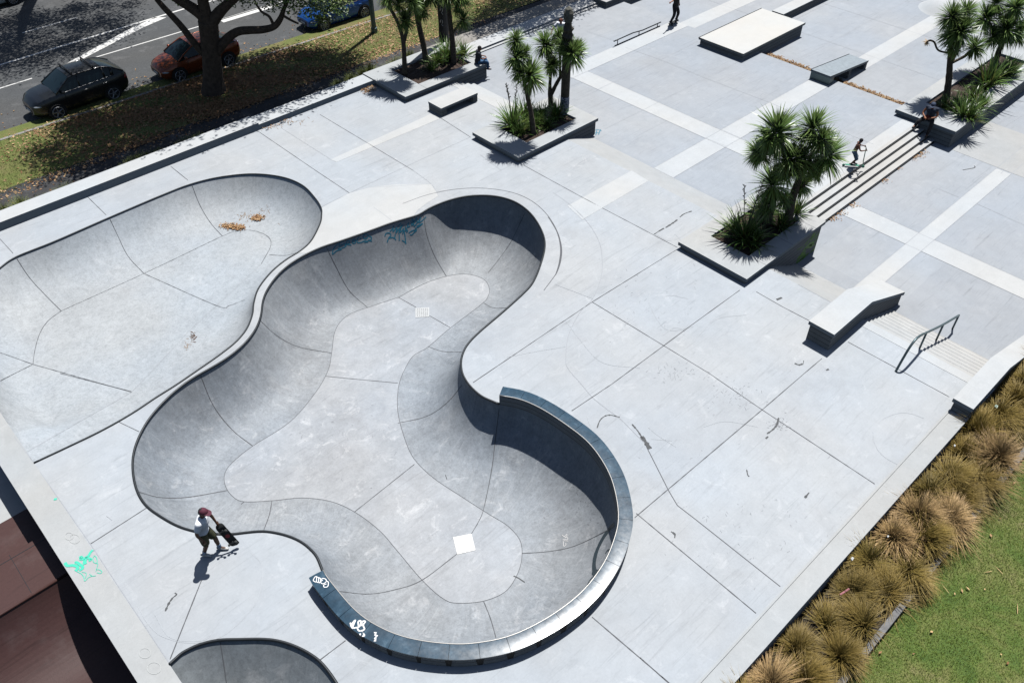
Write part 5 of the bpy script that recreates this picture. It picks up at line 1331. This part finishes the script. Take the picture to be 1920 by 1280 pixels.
def car(name, label, loc, rz, L, W, H, wb, body, bars=False, spokes=5, style='hatch', hubx=0.0):
    root = empty(name, loc, rz); tag(root, label, 'car', 'cars parked along the street')
    hw = W / 2; xf = L / 2; n = 40
    belt = [(-xf, .98), (-xf + .15, 1.03), (-xf + .8, 1.0), (-.2, .98), (.55, .94), (.95, .93), (xf - .7, .86), (xf - .25, .76), (xf, .60)] if style != 'suv' else [(-xf, 1.0), (-xf + .15, 1.10), (-xf + .8, 1.07), (-.2, 1.04), (.6, 1.02), (1.0, 1.02), (xf - .6, .97), (xf - .2, .88), (xf, .70)]
    low = [(-xf, .42), (-xf + .12, .30), (-xf + .4, .21), (xf - .5, .20), (xf - .15, .24), (xf, .34)]
    wid = [(-xf, hw * .80), (-xf + .12, hw * .92), (-xf + .5, hw * .985), (0, hw), (xf - .7, hw * .985), (xf - .3, hw * .91), (xf - .08, hw * .76), (xf, hw * .64)]
    b = MB(); ring = None
    rows = []
    for i in range(n + 1):
        x = -xf + L * i / n; zb, zt, w_ = ip(low, x), ip(belt, x), ip(wid, x)
        half = [(w_ * .86, zb), (w_ * .965, zb + (zt - zb) * .16), (w_, zb + (zt - zb) * .42), (w_ * .985, zb + (zt - zb) * .66), (w_ * .975, zb + (zt - zb) * .86), (w_ * .90, zt), (w_ * .60, zt + .028), (w_ * .25, zt + .045), (0, zt + .05)]
        rows.append([(x, y, z) for y, z in half] + [(x, -y, z) for y, z in reversed(half[:-1])])
    m_ = len(rows[0])
    for r_ in rows: b.v += r_
    for i in range(n):
        for k in range(m_ - 1):
            b.f.append((i * m_ + k, i * m_ + k + 1, (i + 1) * m_ + k + 1, (i + 1) * m_ + k)); b.m.append(0); b.uv.append(None); b.t.append(None)
        b.f.append((i * m_ + m_ - 1, i * m_, (i + 1) * m_, (i + 1) * m_ + m_ - 1)); b.m.append(0); b.uv.append(None); b.t.append(None)
    for i in (0, n): b.f.append(tuple(i * m_ + k for k in (range(m_) if i == 0 else reversed(range(m_))))); b.m.append(0); b.uv.append(None); b.t.append(None)
    ob = b.build('body', body, root, smooth=True); fix(ob); ob.data.set_sharp_from_angle(angle=math.radians(38))
    # cabin: glass hull with painted roof and pillars
    if style == 'suv': x0, x1, x2, x3, zr = 1.05, .30, -1.15, -xf + .12, H
    else: x0, x1, x2, x3, zr = 1.12, .28, -1.0, -xf + .22, H
    zb = ip(belt, 0) + .0; wb_, wt = hw * .90, hw * .70
    stn = [(x0, ip(belt, x0) + .035, .02), (x0 * .62 + x1 * .38, None, .38), (x1, None, .93), (x1 - .35, None, 1.0), (x2 * .5 + x1 * .3, None, 1.0), (x2, None, .93), ((x2 + x3) / 2, None, .62), (x3, ip(belt, x3) + .035, .04)]
    gl = MB(); rf = MB(); prev = None
    secs = []
    for x, _z, t in stn:
        zbb = ip(belt, x) + .03; zt_ = zbb + (zr - zbb) * t; wtt = wb_ + (wt - wb_) * t
        secs.append([(x, wb_, zbb - .03), (x, wtt, zt_ - .02 * t), (x, wtt * .8, zt_ + .012 * t), (x, 0, zt_ + .03 * t)])
    for (A_, B_), si in zip(zip(secs[:-1], secs[1:]), range(9)):
        for s in (1, -1):
            f = lambda p: (p[0], p[1] * s, p[2])
            gl.face([f(A_[0]), f(B_[0]), f(B_[1]), f(A_[1])])
            tgt = rf if 2 <= si <= 4 else gl
            for k in (1, 2): tgt.face([f(A_[k]), f(B_[k]), f(B_[k + 1]), f(A_[k + 1])])
    g = gl.build('window', M['glass'], root, smooth=False); bm2 = bmesh.new(); bm2.from_mesh(g.data); bmesh.ops.remove_doubles(bm2, verts=bm2.verts, dist=.001); bmesh.ops.recalc_face_normals(bm2, faces=bm2.faces); bm2.to_mesh(g.data); bm2.free()
    g.data.polygons.foreach_set('use_smooth', [True] * len(g.data.polygons)); g.data.set_sharp_from_angle(angle=math.radians(30))
    rb = MB()
    for s in (1, -1):
        roofline = [(q[1][0], q[1][1] * s, q[1][2]) for q in secs]
        rb.tube(roofline, .035, 6)
        for si_, lean in ((3, -.05), (5, .0)):
            q = secs[si_]; rb.tube([(q[0][0] - lean, q[0][1] * s * .99, q[0][2]), (q[1][0], q[1][1] * s, q[1][2])], .03 if si_ == 3 else .05, 6)
        rb.tube([(secs[6][0][0] + .1, secs[6][0][1] * s, secs[6][0][2]), (secs[6][1][0] + .05, secs[6][1][1] * s, secs[6][1][2])], .07, 6)
    rb.build('pillar', body, root, smooth=True)
    r_ = rf.build('roof', body, root, smooth=True); bm2 = bmesh.new(); bm2.from_mesh(r_.data); bmesh.ops.remove_doubles(bm2, verts=bm2.verts, dist=.001); bmesh.ops.recalc_face_normals(bm2, faces=bm2.faces)
    for v in bm2.verts: v.co.z += .012
    bm2.to_mesh(r_.data); bm2.free()
    b = MB()
    for s in (1, -1): b.tube([(q[0][0], q[0][1] * s * 1.012, q[0][2] + .01) for q in secs[1:-1]], .014, 5)
    b.build('window_strip', M['chrome'] if bars else M['trim'], root)
    if bars:
        for x in (.10, -.85):
            b = MB(); b.tube([(x, -hw * .72, H + .09), (x, hw * .72, H + .09)], .03, 6); b.tube([(x, -hw * .70, H - .02), (x, -hw * .70, H + .09)], .03, 6); b.tube([(x, hw * .70, H - .02), (x, hw * .70, H + .09)], .03, 6); b.build('roof_bar', M['trim'], root)
    for x in (wb / 2 + hubx, -wb / 2 + hubx):
        for s in (1, -1):
            b = MB(); seg = 22; R_ = .335
            b.tube([(0, -.11 * s, 0), (0, .10 * s, 0)], R_, seg); wy = (hw - .10) * s
            arch = MB(); pr = []
            for k in range(15):
                a = math.pi * (-.06 + 1.12 * k / 14); pr.append((x + .40 * math.cos(a), (hw + .004) * s * .985, .33 + .40 * math.sin(a)))
            arch.v += pr + [(x, (hw + .004) * s * .985, .2)]; nn = len(pr)
            for k in range(nn - 1): arch.f.append((k, k + 1, nn)); arch.m.append(0); arch.uv.append(None); arch.t.append(None)
            arch.build('wheel_arch', M['trim'], root)
            wl = b.build('wheel', M['tyre'], root, smooth=True, auto=35); wl.location = (x, wy + .03 * s, R_)
            b = MB(); yy = .105 * s
            b.tube([(R_ * .70 * math.cos(a), yy, R_ * .70 * math.sin(a)) for a in [2 * math.pi * k / 20 for k in range(20)]], .018, 5, closed=True)
            for k in range(spokes):
                a = 2 * math.pi * k / spokes + .2; b.tube([(0, yy, 0), (R_ * .69 * math.cos(a), yy, R_ * .69 * math.sin(a))], [.035, .022], 5)
            b.tube([(0, yy - .02, 0), (0, yy + .012, 0)], .06, 8); b.build('rim', M['rim'], wl)
    for s in (1, -1):
        x = xf - .20; b = MB(); z = ip(belt, x) - .16
        b.ball((x - .02, ip(wid, x) * .90 * s, z), .19, .10, .055, 10, 6, rot=Matrix.Rotation(-.5 * s, 3, 'Z')); b.build('headlight', M['lamp'], root, smooth=True)
        b = MB(); b.ball((-xf + .10, ip(wid, -xf + .1) * .92 * s, .84), .08, .10, .10, 8, 6); b.build('tail_light', M['tail'], root, smooth=True)
        b = MB(); b.ball((.78, (hw + .07) * s, zb + .08), .07, .10, .06, 8, 6); b.tube([(.80, hw * .9 * s, zb + .04), (.78, (hw + .05) * s, zb + .06)], .02, 5); b.build('wing_mirror', body, root, smooth=True)
        for x_ in (.72, -.22, -1.02): b = MB(); b.box(x_, x_ + .012, (hw * .995 + .002) * s - .002, (hw * .995 + .002) * s + .002, .36, zb - .06); b.build('door_gap', M['trim'], root)
        for x_ in (-.12, -.95): b = MB(); b.tube([(x_, (hw + .012) * s, zb - .13), (x_ - .17, (hw + .012) * s, zb - .13)], .014, 5); b.build('door_handle', body if not bars else M['chrome'], root)
    b = MB(); b.box(xf - .03, xf + .012, -hw * .42, hw * .42, .36, .52); b.build('grille', M['trim'], root)
    if bars:
        for s in (1, -1): b = MB(); b.tube([(xf - .06, hw * .66 * s, .62), (xf - .01, hw * .58 * s, .42), (xf + .01, hw * .40 * s, .33)], .02, 5); b.build('chrome_blade', M['chrome'], root)
    b = MB(); b.box(xf + .012, xf + .02, -.20, .20, .40, .50); b.build('number_plate', M['whitepaint'], root)
    return root
M['rim'] = plain('alloy_rim', (.30, .31, .33), .35, metal=.7)
ZC = ZS - .1
car('parked_car', 'black crossover with roof bars parked by the leafy verge', (9.95, 38.88, ZC), math.pi + .02, 4.25, 1.76, 1.57, 2.52, paint('black_paint', (.003, .004, .006), .0, .35), True, 5, 'suv')
car('parked_car', 'burnt orange hatchback parked behind the thick tree trunk', (15.5, 38.42, ZC), math.pi - .02, 4.0, 1.70, 1.42, 2.50, paint('orange_paint', (.19, .040, .010), .4), False, 5)
car('parked_car', 'bright blue hatchback half hidden by tree leaves', (23.6, 38.6, ZC), math.pi - .01, 3.95, 1.70, 1.45, 2.50, paint('blue_paint', (.010, .085, .33), .5), False, 9)
car('parked_car', 'white car cut off by the top left corner of the photo', (10.75, 53.3, ZC), .03, 4.1, 1.74, 1.45, 2.5, paint('white_paint_car', (.60, .62, .60), .0), False, 10)
# ------------------------------------------------------------------ people
SK = {}
def skin(name, c): return plain(name, c, .55, spec=.35)
def ell(b, c, r, rot=None, seg=14, ring=9): b.ball(c, r[0], r[1], r[2], seg, ring, rot=rot)
def limb(b, pts, rad, sub=4):
    pr, _ = crom(pts, sub); R_ = []
    n = len(pr)
    for i in range(n):
        t = i / (n - 1) * (len(rad) - 1); k = min(int(t), len(rad) - 2); R_.append(rad[k] + (rad[k + 1] - rad[k]) * (t - k))
    b.tube(pr, R_, 12)
    b.ball(pr[0], R_[0]); b.ball(pr[-1], R_[-1])
def remesh(b, name, mat, parent, vox):
    o = b.build('tmp', mat, None); md = o.modifiers.new('r', 'REMESH'); md.mode = 'VOXEL'; md.voxel_size = vox; md.use_smooth_shade = True
    sm = o.modifiers.new('s', 'SMOOTH'); sm.factor = .5; sm.iterations = 3
    dg = bpy.context.evaluated_depsgraph_get(); me = bpy.data.meshes.new_from_object(o.evaluated_get(dg)); me.name = name
    me.materials.clear(); me.materials.append(mat)
    me.polygons.foreach_set('use_smooth', [True] * len(me.polygons))
    bpy.data.objects.remove(o); q = bpy.data.objects.new(name, me); COL.objects.link(q); q.parent = parent; return q
def hand(b, w, d, curl=.5, side=1, s=1.0):
    "palm, four unequal fingers and a thumb; w wrist, d pointing direction"
    w = Vector(w); d = Vector(d).normalized(); up = Vector((0, 0, 1)) if abs(d.z) < .8 else Vector((1, 0, 0))
    lat = d.cross(up).normalized() * side; nor = lat.cross(d).normalized() * side
    pc = w + d * .05 * s; 
    limb(b, [w, w + d * .045 * s, w + d * .085 * s], [.026 * s, .034 * s, .036 * s], 2)
    for k, (o, L_) in enumerate(((-.028, .062), (-.010, .074), (.010, .072), (.028, .056))):
        a = w + d * .085 * s + lat * o * s; m_ = a + d * L_ * .5 * s - nor * curl * .02 * s; e = m_ + (d * (1 - curl) - nor * curl).normalized() * L_ * .55 * s
        limb(b, [a, m_, e], [.0105 * s, .0095 * s, .008 * s], 2)
    a = w + d * .035 * s - lat * .03 * s; limb(b, [a, a - lat * .028 * s + d * .02 * s, a - lat * .034 * s + d * .055 * s - nor * .01], [.013 * s, .011 * s, .009 * s], 2)
def person(label, loc, rz, J_, skinc, hairc, top, topc, sleeve, legs, legc, leglen, shoec, vox=.016, hat=None, hatc=None, sc_=1.0, socks=None, hair='short'):
    """J_: joints pel, wai, che, nek, hed, look(vector), and shL elL wrL haL / R, hpL knL anL toL / R"""
    root = empty('person', loc, rz); tag(root, label, 'person'); root.scale = (sc_,) * 3
    V = {k: Vector(v) for k, v in J_.items()}
    up = (V['che'] - V['pel']).normalized(); lat = (V['shL'] - V['shR']); lat = (lat - up * lat.dot(up)).normalized(); fw = lat.cross(up).normalized()
    rot = Matrix((fw, lat, up)).transposed()
    def torso(b, g):
        ell(b, V['pel'], (.115 + g, .165 + g, .12 + g), rot); ell(b, (V['pel'] + V['wai']) / 2, (.108 + g, .150 + g, .13 + g), rot); ell(b, V['wai'], (.105 + g, .145 + g, .13 + g), rot)
        ell(b, (V['wai'] + V['che']) / 2, (.115 + g, .158 + g, .14 + g), rot); ell(b, V['che'], (.122 + g, .172 + g, .14 + g), rot); ell(b, V['che'] + up * .09, (.10 + g, .18 + g, .08 + g), rot)
        limb(b, [V['shL'], V['shR']], [.055 + g, .055 + g], 3)
    sk_ = skin('skin', skinc); b = MB()
    torso(b, 0)
    limb(b, [V['che'] + up * .12, V['nek'], V['hed'] - up * .04], [.075, .056, .055])
    look = V['look'].normalized(); hu = Vector((0, 0, 1)) if abs(look.z) < .9 else up; hl = hu.cross(look).normalized(); hup = look.cross(hl).normalized(); hr_ = Matrix((look, hl, hup)).transposed()
    hc = V['hed']
    ell(b, hc + hup * .03, (.098, .078, .095), hr_); ell(b, hc - hup * .045 + look * .022, (.07, .060, .072), hr_)
    ell(b, hc + look * .098 - hup * .012, (.018, .013, .022), hr_)            # nose
    for s in (1, -1): ell(b, hc + hl * .078 * s - hup * .005, (.018, .012, .03), hr_)      # ears
    ell(b, hc + look * .086 - hup * .058, (.014, .026, .010), hr_)            # mouth
    for s in 'LR':
        limb(b, [V['sh' + s], V['el' + s], V['wr' + s]], [.052, .040, .027]); d = V['ha' + s] - V['wr' + s]
        hand(b, V['wr' + s], d, .55, 1 if s == 'L' else -1)
        limb(b, [V['hp' + s], (V['hp' + s] + V['kn' + s]) / 2, V['kn' + s], (V['kn' + s] * .62 + V['an' + s] * .38), V['an' + s]], [.088, .078, .056, .056, .036])
        limb(b, [V['an' + s], V['to' + s]], [.034, .03])
    remesh(b, 'body', sk_, root, vox)
    # top
    if top:
        b = MB(); torso(b, .026); ell(b, V['pel'] + up * .02, (.15, .19, .10), rot)
        if top == 'tee':
            for s in 'LR': limb(b, [V['sh' + s], V['sh' + s].lerp(V['el' + s], sleeve)], [.080, .078])
        remesh(b, 'tshirt' if top == 'tee' else 'vest', plain('shirt', topc, .85, var=.12, vs=20), root, max(vox, .016))
    b = MB(); g = .018
    ell(b, V['pel'], (.125, .178, .11), rot); ell(b, V['pel'] - up * .05, (.125, .175, .10), rot)
    for s in 'LR':
        if leglen >= 1.5: limb(b, [V['hp' + s], V['kn' + s], V['an' + s] + (V['kn' + s] - V['an' + s]) * .08], [.108, .082, .062])
        else: limb(b, [V['hp' + s], V['hp' + s].lerp(V['kn' + s], leglen)], [.112, .10])
    remesh(b, legs, plain('cloth', legc, .9, var=.35, vs=14), root, max(vox, .016))
    for s in 'LR':
        b = MB(); d = (V['to' + s] - V['an' + s]); d.z = 0; d.normalize(); a, t = V['an' + s], V['to' + s]
        limb(b, [a + Vector((0, 0, -.01)) - d * .045, a + d * .04 - Vector((0, 0, .035)), t + Vector((0, 0, .0))], [.046, .046, .036])
        remesh(b, 'shoe', plain('shoe', shoec, .6), root, .014)
        if socks: b = MB(); limb(b, [a + (V['kn' + s] - a) * .02, a + (V['kn' + s] - a) * .28], [.044, .054]); remesh(b, 'sock', plain('sock', socks, .9), root, .014)
    hm = plain('hair', hairc, .8, var=.3, vs=40)
    b = MB(); ell(b, hc + hup * .045 - look * .018, (.104, .088, .092), hr_); ell(b, hc - look * .045 + hup * .0, (.075, .080, .085), hr_)
    if hair == 'curly':
        r = random.Random(3)
        for _ in range(26): v = Vector((r.uniform(-1, .6), r.uniform(-1, 1), r.uniform(0, 1))).normalized(); b.ball(hc + hr_ @ (Vector((v.x * .095, v.y * .085, .03 + v.z * .09))), .03)
    remesh(b, 'hair', hm, root, .014)
    b = MB()
    for s in (1, -1): b.ball(hc + look * .088 + hl * .032 * s + hup * .012, .011, seg=8, ring=6)
    b.build('eye', plain('eye', (.02, .015, .012), .2), root, smooth=True)
    if hat:
        b = MB(); ell(b, hc + hup * .052 - look * .006, (.110, .093, .086), hr_)
        seg = 12; v = []
        for k in range(seg + 1):
            a = -1.15 + 2.3 * k / seg; v.append((hc + hup * .055 + look * (.085 + .0 * 1) * math.cos(a) * 1.15 + hl * .092 * math.sin(a), hc + hup * .045 + look * (.10 + .085 * math.cos(a)) + hl * .085 * math.sin(a)))
        for (a0, b0), (a1, b1) in zip(v[:-1], v[1:]):
            for dz in (0, .012): b.face([a0 + hup * dz, a1 + hup * dz, b1 + hup * dz, b0 + hup * dz])
            b.face([b0, b1, b1 + hup * .012, b0 + hup * .012])
        b.build('cap', plain('cap_cloth', hatc, .8, var=.15, vs=30), root, smooth=True)
    return root
def board(label, M4, deckc, under=None, disc=None, group=None, cat='skateboard'):
    "skateboard: x along, z up, wheels below"
    root = empty('skateboard'); root.matrix_world = M4; tag(root, label, cat, group)
    b = MB(); n = 24; rows = []
    for i in range(n + 1):
        x = -.40 + .80 * i / n; e = max(0, abs(x) - .28) / .12; w_ = .100 * math.sqrt(max(0, 1 - e ** 2.6)) + .004; z = .095 + .055 * e ** 1.5
        rows.append([(x, -w_, z + .006), (x, -w_ * .5, z), (x, w_ * .5, z), (x, w_, z + .006), (x, w_, z + .018), (x, 0, z + .013), (x, -w_, z + .018)])
    m_ = 7
    for r_ in rows: b.v += r_
    for i in range(n):
        for k in range(m_): b.f.append((i * m_ + k, i * m_ + (k + 1) % m_, (i + 1) * m_ + (k + 1) % m_, (i + 1) * m_ + k)); b.m.append(0); b.uv.append(None); b.t.append(None)
    ob = b.build('deck', deckc, root); fix(ob)
    for x in (-.21, .21):
        b = MB(); b.tube([(x, -.075, .055), (x, .075, .055)], .014, 6); b.tube([(x, 0, .055), (x, 0, .095)], .025, 6); tr = b.build('truck', M['steel'], root)
        for s in (1, -1):
            b = MB(); b.tube([(x, .072 * s, .03), (x, .108 * s, .03)], .030, 12); b.build('wheel', M['wheel'], tr, smooth=True, auto=40)
    if disc:
        b = MB(); b.v += [(.0 + .055 * math.cos(a), .055 * math.sin(a), .0925) for a in [2 * math.pi * k / 18 for k in range(18)]]; b.f.append(tuple(reversed(range(18)))); b.m.append(0); b.uv.append(None); b.t.append(None); b.build('emblem', disc, root)
    return root
M['wheel'] = plain('skate_wheel', (.06, .065, .065), .6)
M['grip'] = plain('grip_tape', (.018, .020, .021), .9)
RV = Vector((.7275, -.6861, 0))           # the photo's left-to-right direction on the ground
def rzof(v): return math.atan2(v[1], v[0])
# man walking with his board
pm = P(404, 1036, 0); RZ1 = rzof(RV)
JW = dict(pel=(.02, 0, .93), wai=(.05, 0, 1.08), che=(.10, 0, 1.27), nek=(.15, 0, 1.47), hed=(.21, 0, 1.60), look=(1, -.15, -.35),
          shR=(.10, -.185, 1.40), elR=(.02, -.27, 1.14), wrR=(.10, -.28, .92), haR=(.14, -.28, .82), shL=(.12, .185, 1.40), elL=(.18, .28, 1.13), wrL=(.26, .25, .90), haL=(.29, .24, .82),
          hpR=(.02, -.09, .90), knR=(.03, -.10, .49), anR=(-.12, -.10, .11), toR=(.02, -.10, .035), hpL=(.02, .09, .90), knL=(.17, .10, .50), anL=(.20, .10, .09), toL=(.37, .09, .035))
person('man in maroon cap, white t-shirt and camouflage shorts walking with a skateboard in hand', pm - RV * .10, RZ1, JW, (.085, .040, .022), (.01, .01, .01), 'tee', (.92, .95, 1.0), .55, 'shorts', (.055, .058, .028), .80, (.55, .55, .53), .011, 'cap', (.085, .012, .03), socks=(.45, .55, .70))
# board hangs from his left hand, underside to the viewer
top = pm - RV * .10 + RV * .31 + Vector((.6861, .7275, 0)) * .22 + Vector((0, 0, .80))
dirv = (RV * .33 + Vector((0, 0, -.80)) + Vector((-.6861, -.7275, 0)) * .10).normalized()
nrm = Vector((-.6861, -.7275, 0)) * .92 + RV * .35; nrm = -(nrm - dirv * nrm.dot(dirv)).normalized()     # +z of the board faces away
yv = nrm.cross(dirv)
cB = top + dirv * .37 - nrm * .12
M4 = Matrix(((dirv.x, yv.x, nrm.x, cB.x), (dirv.y, yv.y, nrm.y, cB.y), (dirv.z, yv.z, nrm.z, cB.z), (0, 0, 0, 1)))
board('black skateboard with a red disc, held by the walking man in the maroon cap', M4, M['grip'], disc=plain('red_disc', (.28, .02, .03), .6))
# skater in black by the rail, cut by the top edge
q = P(1262, 46, ZP); 
JS = dict(pel=(0, 0, .98), wai=(.02, 0, 1.12), che=(.03, 0, 1.31), nek=(.03, 0, 1.50), hed=(.05, 0, 1.64), look=(1, .1, -.4), shR=(.03, -.19, 1.44), elR=(.06, -.42, 1.34), wrR=(.10, -.66, 1.36), haR=(.12, -.76, 1.36), shL=(.03, .19, 1.44), elL=(-.03, .30, 1.20), wrL=(.0, .34, .98), haL=(.02, .35, .88),
          hpR=(0, -.09, .95), knR=(.12, -.20, .60), anR=(.0, -.26, .21), toR=(.13, -.24, .15), hpL=(0, .09, .95), knL=(.12, .16, .60), anL=(.0, .26, .21), toL=(.13, .24, .15))
bd = Vector((math.cos(math.radians(5)), math.sin(math.radians(5)), 0))
person('skater all in black with one arm out, cut off by the top edge', q, math.radians(5 - 90) + math.pi * 0, {k: v for k, v in JS.items()}, (.35, .17, .11), (.02, .015, .01), 'tee', (.008, .008, .009), .6, 'trousers', (.010, .010, .012), 2, (.03, .04, .05))
board('skateboard under the skater in black near the grind rail', Matrix.Translation(q) @ Matrix.Rotation(math.radians(5), 4, 'Z'), M['grip'])
# crouching skater in a white shirt behind the carved post
q = P(1079, 78, ZP)
JC = dict(pel=(-.30, .05, .72), wai=(-.30, .06, .86), che=(-.28, .08, 1.06), nek=(-.18, .10, 1.24), hed=(-.10, .12, 1.36), look=(.7, .2, -.6), shR=(-.26, -.10, 1.16), elR=(-.12, -.26, .95), wrR=(.02, -.30, .78), haR=(.08, -.30, .68), shL=(-.26, .26, 1.16), elL=(-.20, .44, .92), wrL=(-.08, .50, .72), haL=(-.03, .50, .62),
          hpR=(-.30, -.04, .70), knR=(.05, -.16, .58), anR=(.0, -.24, .21), toR=(.13, -.22, .15), hpL=(-.30, .14, .70), knL=(.05, .18, .56), anL=(.0, .24, .21), toL=(.13, .22, .15))
person('red-haired skater in white t-shirt crouching on a board beyond the carved post', P(1044, 92, ZP), math.radians(205), JC, (.40, .20, .14), (.10, .025, .01), 'tee', (.9, .93, .98), .5, 'trousers', (.012, .012, .016), 2, (.05, .05, .06), hair='curly')
board('pale skateboard under the crouching red-haired skater in the white t-shirt', Matrix.Translation(q) @ Matrix.Rotation(math.radians(205 + 90), 4, 'Z') , plain('pale_deck', (.35, .37, .38), .6))
# seated figures
def seated(z_seat, kz, az_, lean=.1, arms='lap', tz=.0):
    ds = z_seat
    return dict(pel=(.0, 0, .10), wai=(.01 + lean * .3, 0, .24), che=(lean, 0, .43), nek=(lean * 1.6, 0, .61), hed=(lean * 2.0 + .02, 0, .74), look=(1, 0, -.45 if arms == 'folded' else -.1), shR=(lean, -.185, .55), elR=(lean + .10, -.27, .32), wrR=(lean + .30, -.12, .26), haR=(lean + .38, -.06, .25), shL=(lean, .185, .55), elL=(lean + .10, .27, .32), wrL=(lean + .30, .12, .28), haL=(lean + .38, .05, .28),
                hpR=(.02, -.09, .09), knR=(.45, -.14, kz), anR=(.50, -.14, az_ + .08), toR=(.65, -.15, az_ + .03), hpL=(.02, .09, .09), knL=(.45, .14, kz), anL=(.50, .14, az_ + .08), toL=(.65, .15, az_ + .03))
JB = seated(.27, .08, -.36, .06)
person('dark-haired boy in navy top and blue jeans sitting on the end of the street planter', (24.22, 28.02, .27), math.radians(-28), JB, (.28, .13, .08), (.012, .012, .014), 'tee', (.015, .018, .03), .5, 'jeans', (.07, .16, .30), 2, (.02, .02, .025), sc_=.92)
JM = seated(-.2, .10, -.50, .14, 'folded')
JM.update(knR=(.40, -.26, .05), anR=(.47, -.36, -.17), toR=(.62, -.40, -.215), knL=(.40, .20, .05), anL=(.48, .20, -.41), toL=(.63, .20, -.46))
person('man in navy cap and dark trousers sitting on the planter end above wide steps', (35.17, 11.58, -.20), math.radians(190), JM, (.30, .12, .06), (.012, .01, .01), 'vest', (.015, .025, .05), 0, 'trousers', (.008, .008, .012), 2, (.03, .03, .03), hat='cap', hatc=(.03, .05, .10), sc_=1.05)
b = MB(); b.ball((0, 0, .16), .10, .14, .09); b.ball((0.0, 0.02, .23), .06, .08, .04)
o = b.build('waist_bag', plain('red_cloth', (.20, .03, .02), .9, var=.2), None, smooth=True, loc=(34.98, 11.58, -.19)); tag(o, 'dull red bag on the lap of the seated man in the navy cap', 'bag')
# child on a scooter at the top step
q = P(1606, 317, ZP + .006) + Vector((.0, .22, 0)); q.z = ZP + .006
JK = dict(pel=(-.08, 0, .93), wai=(-.06, 0, 1.06), che=(.0, 0, 1.25), nek=(.04, 0, 1.44), hed=(.08, 0, 1.57), look=(1, .3, -.3), shR=(.0, -.18, 1.38), elR=(.10, -.34, 1.18), wrR=(.36, -.24, 1.16), haR=(.44, -.20, 1.15), shL=(.0, .18, 1.38), elL=(.10, .34, 1.18), wrL=(.36, .24, 1.16), haL=(.44, .20, 1.15),
          hpR=(-.08, -.09, .90), knR=(.10, -.12, .55), anR=(-.10, -.08, .23), toR=(.06, -.07, .17), hpL=(-.08, .09, .90), knL=(.14, .12, .56), anL=(.08, .07, .23), toL=(.24, .06, .17))
az = math.radians(-52)
person('bare-chested child in grey-blue shorts standing on a scooter at the top step', q, az, JK, (.13, .05, .028), (.012, .010, .012), None, None, 0, 'shorts', (.20, .27, .34), .95, (.02, .10, .09), .013, sc_=.74)
sct = empty('kick_scooter', q, az); tag(sct, 'green kick scooter ridden by the bare-chested child', 'scooter'); M['green'] = plain('sea_green_paint', (.06, .30, .20), .4)
b = MB(); b.box(-.26, .26, -.055, .055, .075, .095); b.build('deck', M['green'], sct)
b = MB(); b.tube([(.26, 0, .09), (.40, 0, .16), (.37, 0, .30), (.32, 0, .87)], .018, 8); b.build('stem', M['green'], sct, smooth=True)
b = MB(); b.tube([(.32, -.20, .87), (.32, .20, .87)], .016, 8); b.build('handlebar', M['trim'] if 'trim' in M else M['steel'], sct)
for x in (-.32, .43):
    b = MB(); b.tube([(x, -.013, .055), (x, .013, .055)], .055, 14); b.build('wheel', M['mintw'] if 'mintw' in M else M['green'], sct, smooth=True, auto=40)
# litter in the tussock bed
o = MB()
for (px, py, s) in ((1598,1047,.045),(1868,762,.06),(1790,835,.035),(1665,1005,.03)):
    p = P(px, py, .05); b = MB(); b.poly([p + Vector(v) * s for v in ((-1, -.6, 0), (1, -.5, .3), (.9, .7, .2), (-.8, .6, .5))], [(0, 1, 2, 3)])
    b.poly([p + Vector(v) * s for v in ((-1, -.6, 0), (-.8, .6, .5), (-.9, .3, -.5), (-1, -.4, -.6))], [(0, 1, 2, 3)])
    lab = {1598: 'white scrap of paper low in the tussock bed', 1868: 'pale crumpled wrapper near the end ledge', 1790: 'small grey scrap beside the kerb below the end ledge', 1665: 'tiny pale scrap among the middle tussocks'}[px]
    tag(b.build('litter_scrap', plain('scrap', (.45, .47, .47) if px != 1868 else (.35, .48, .42), .6)), lab, 'litter')
b = MB(); p = P(1584, 1111, .08); b.tube([p + Vector((-.12, .05, 0)), p + Vector((.13, -.02, .05))], .022, 6); tag(b.build('drink_can', plain('pink_can', (.38, .16, .17), .4, var=.5, vs=30)), 'pink and white tube-shaped litter lying in the tussocks', 'litter')
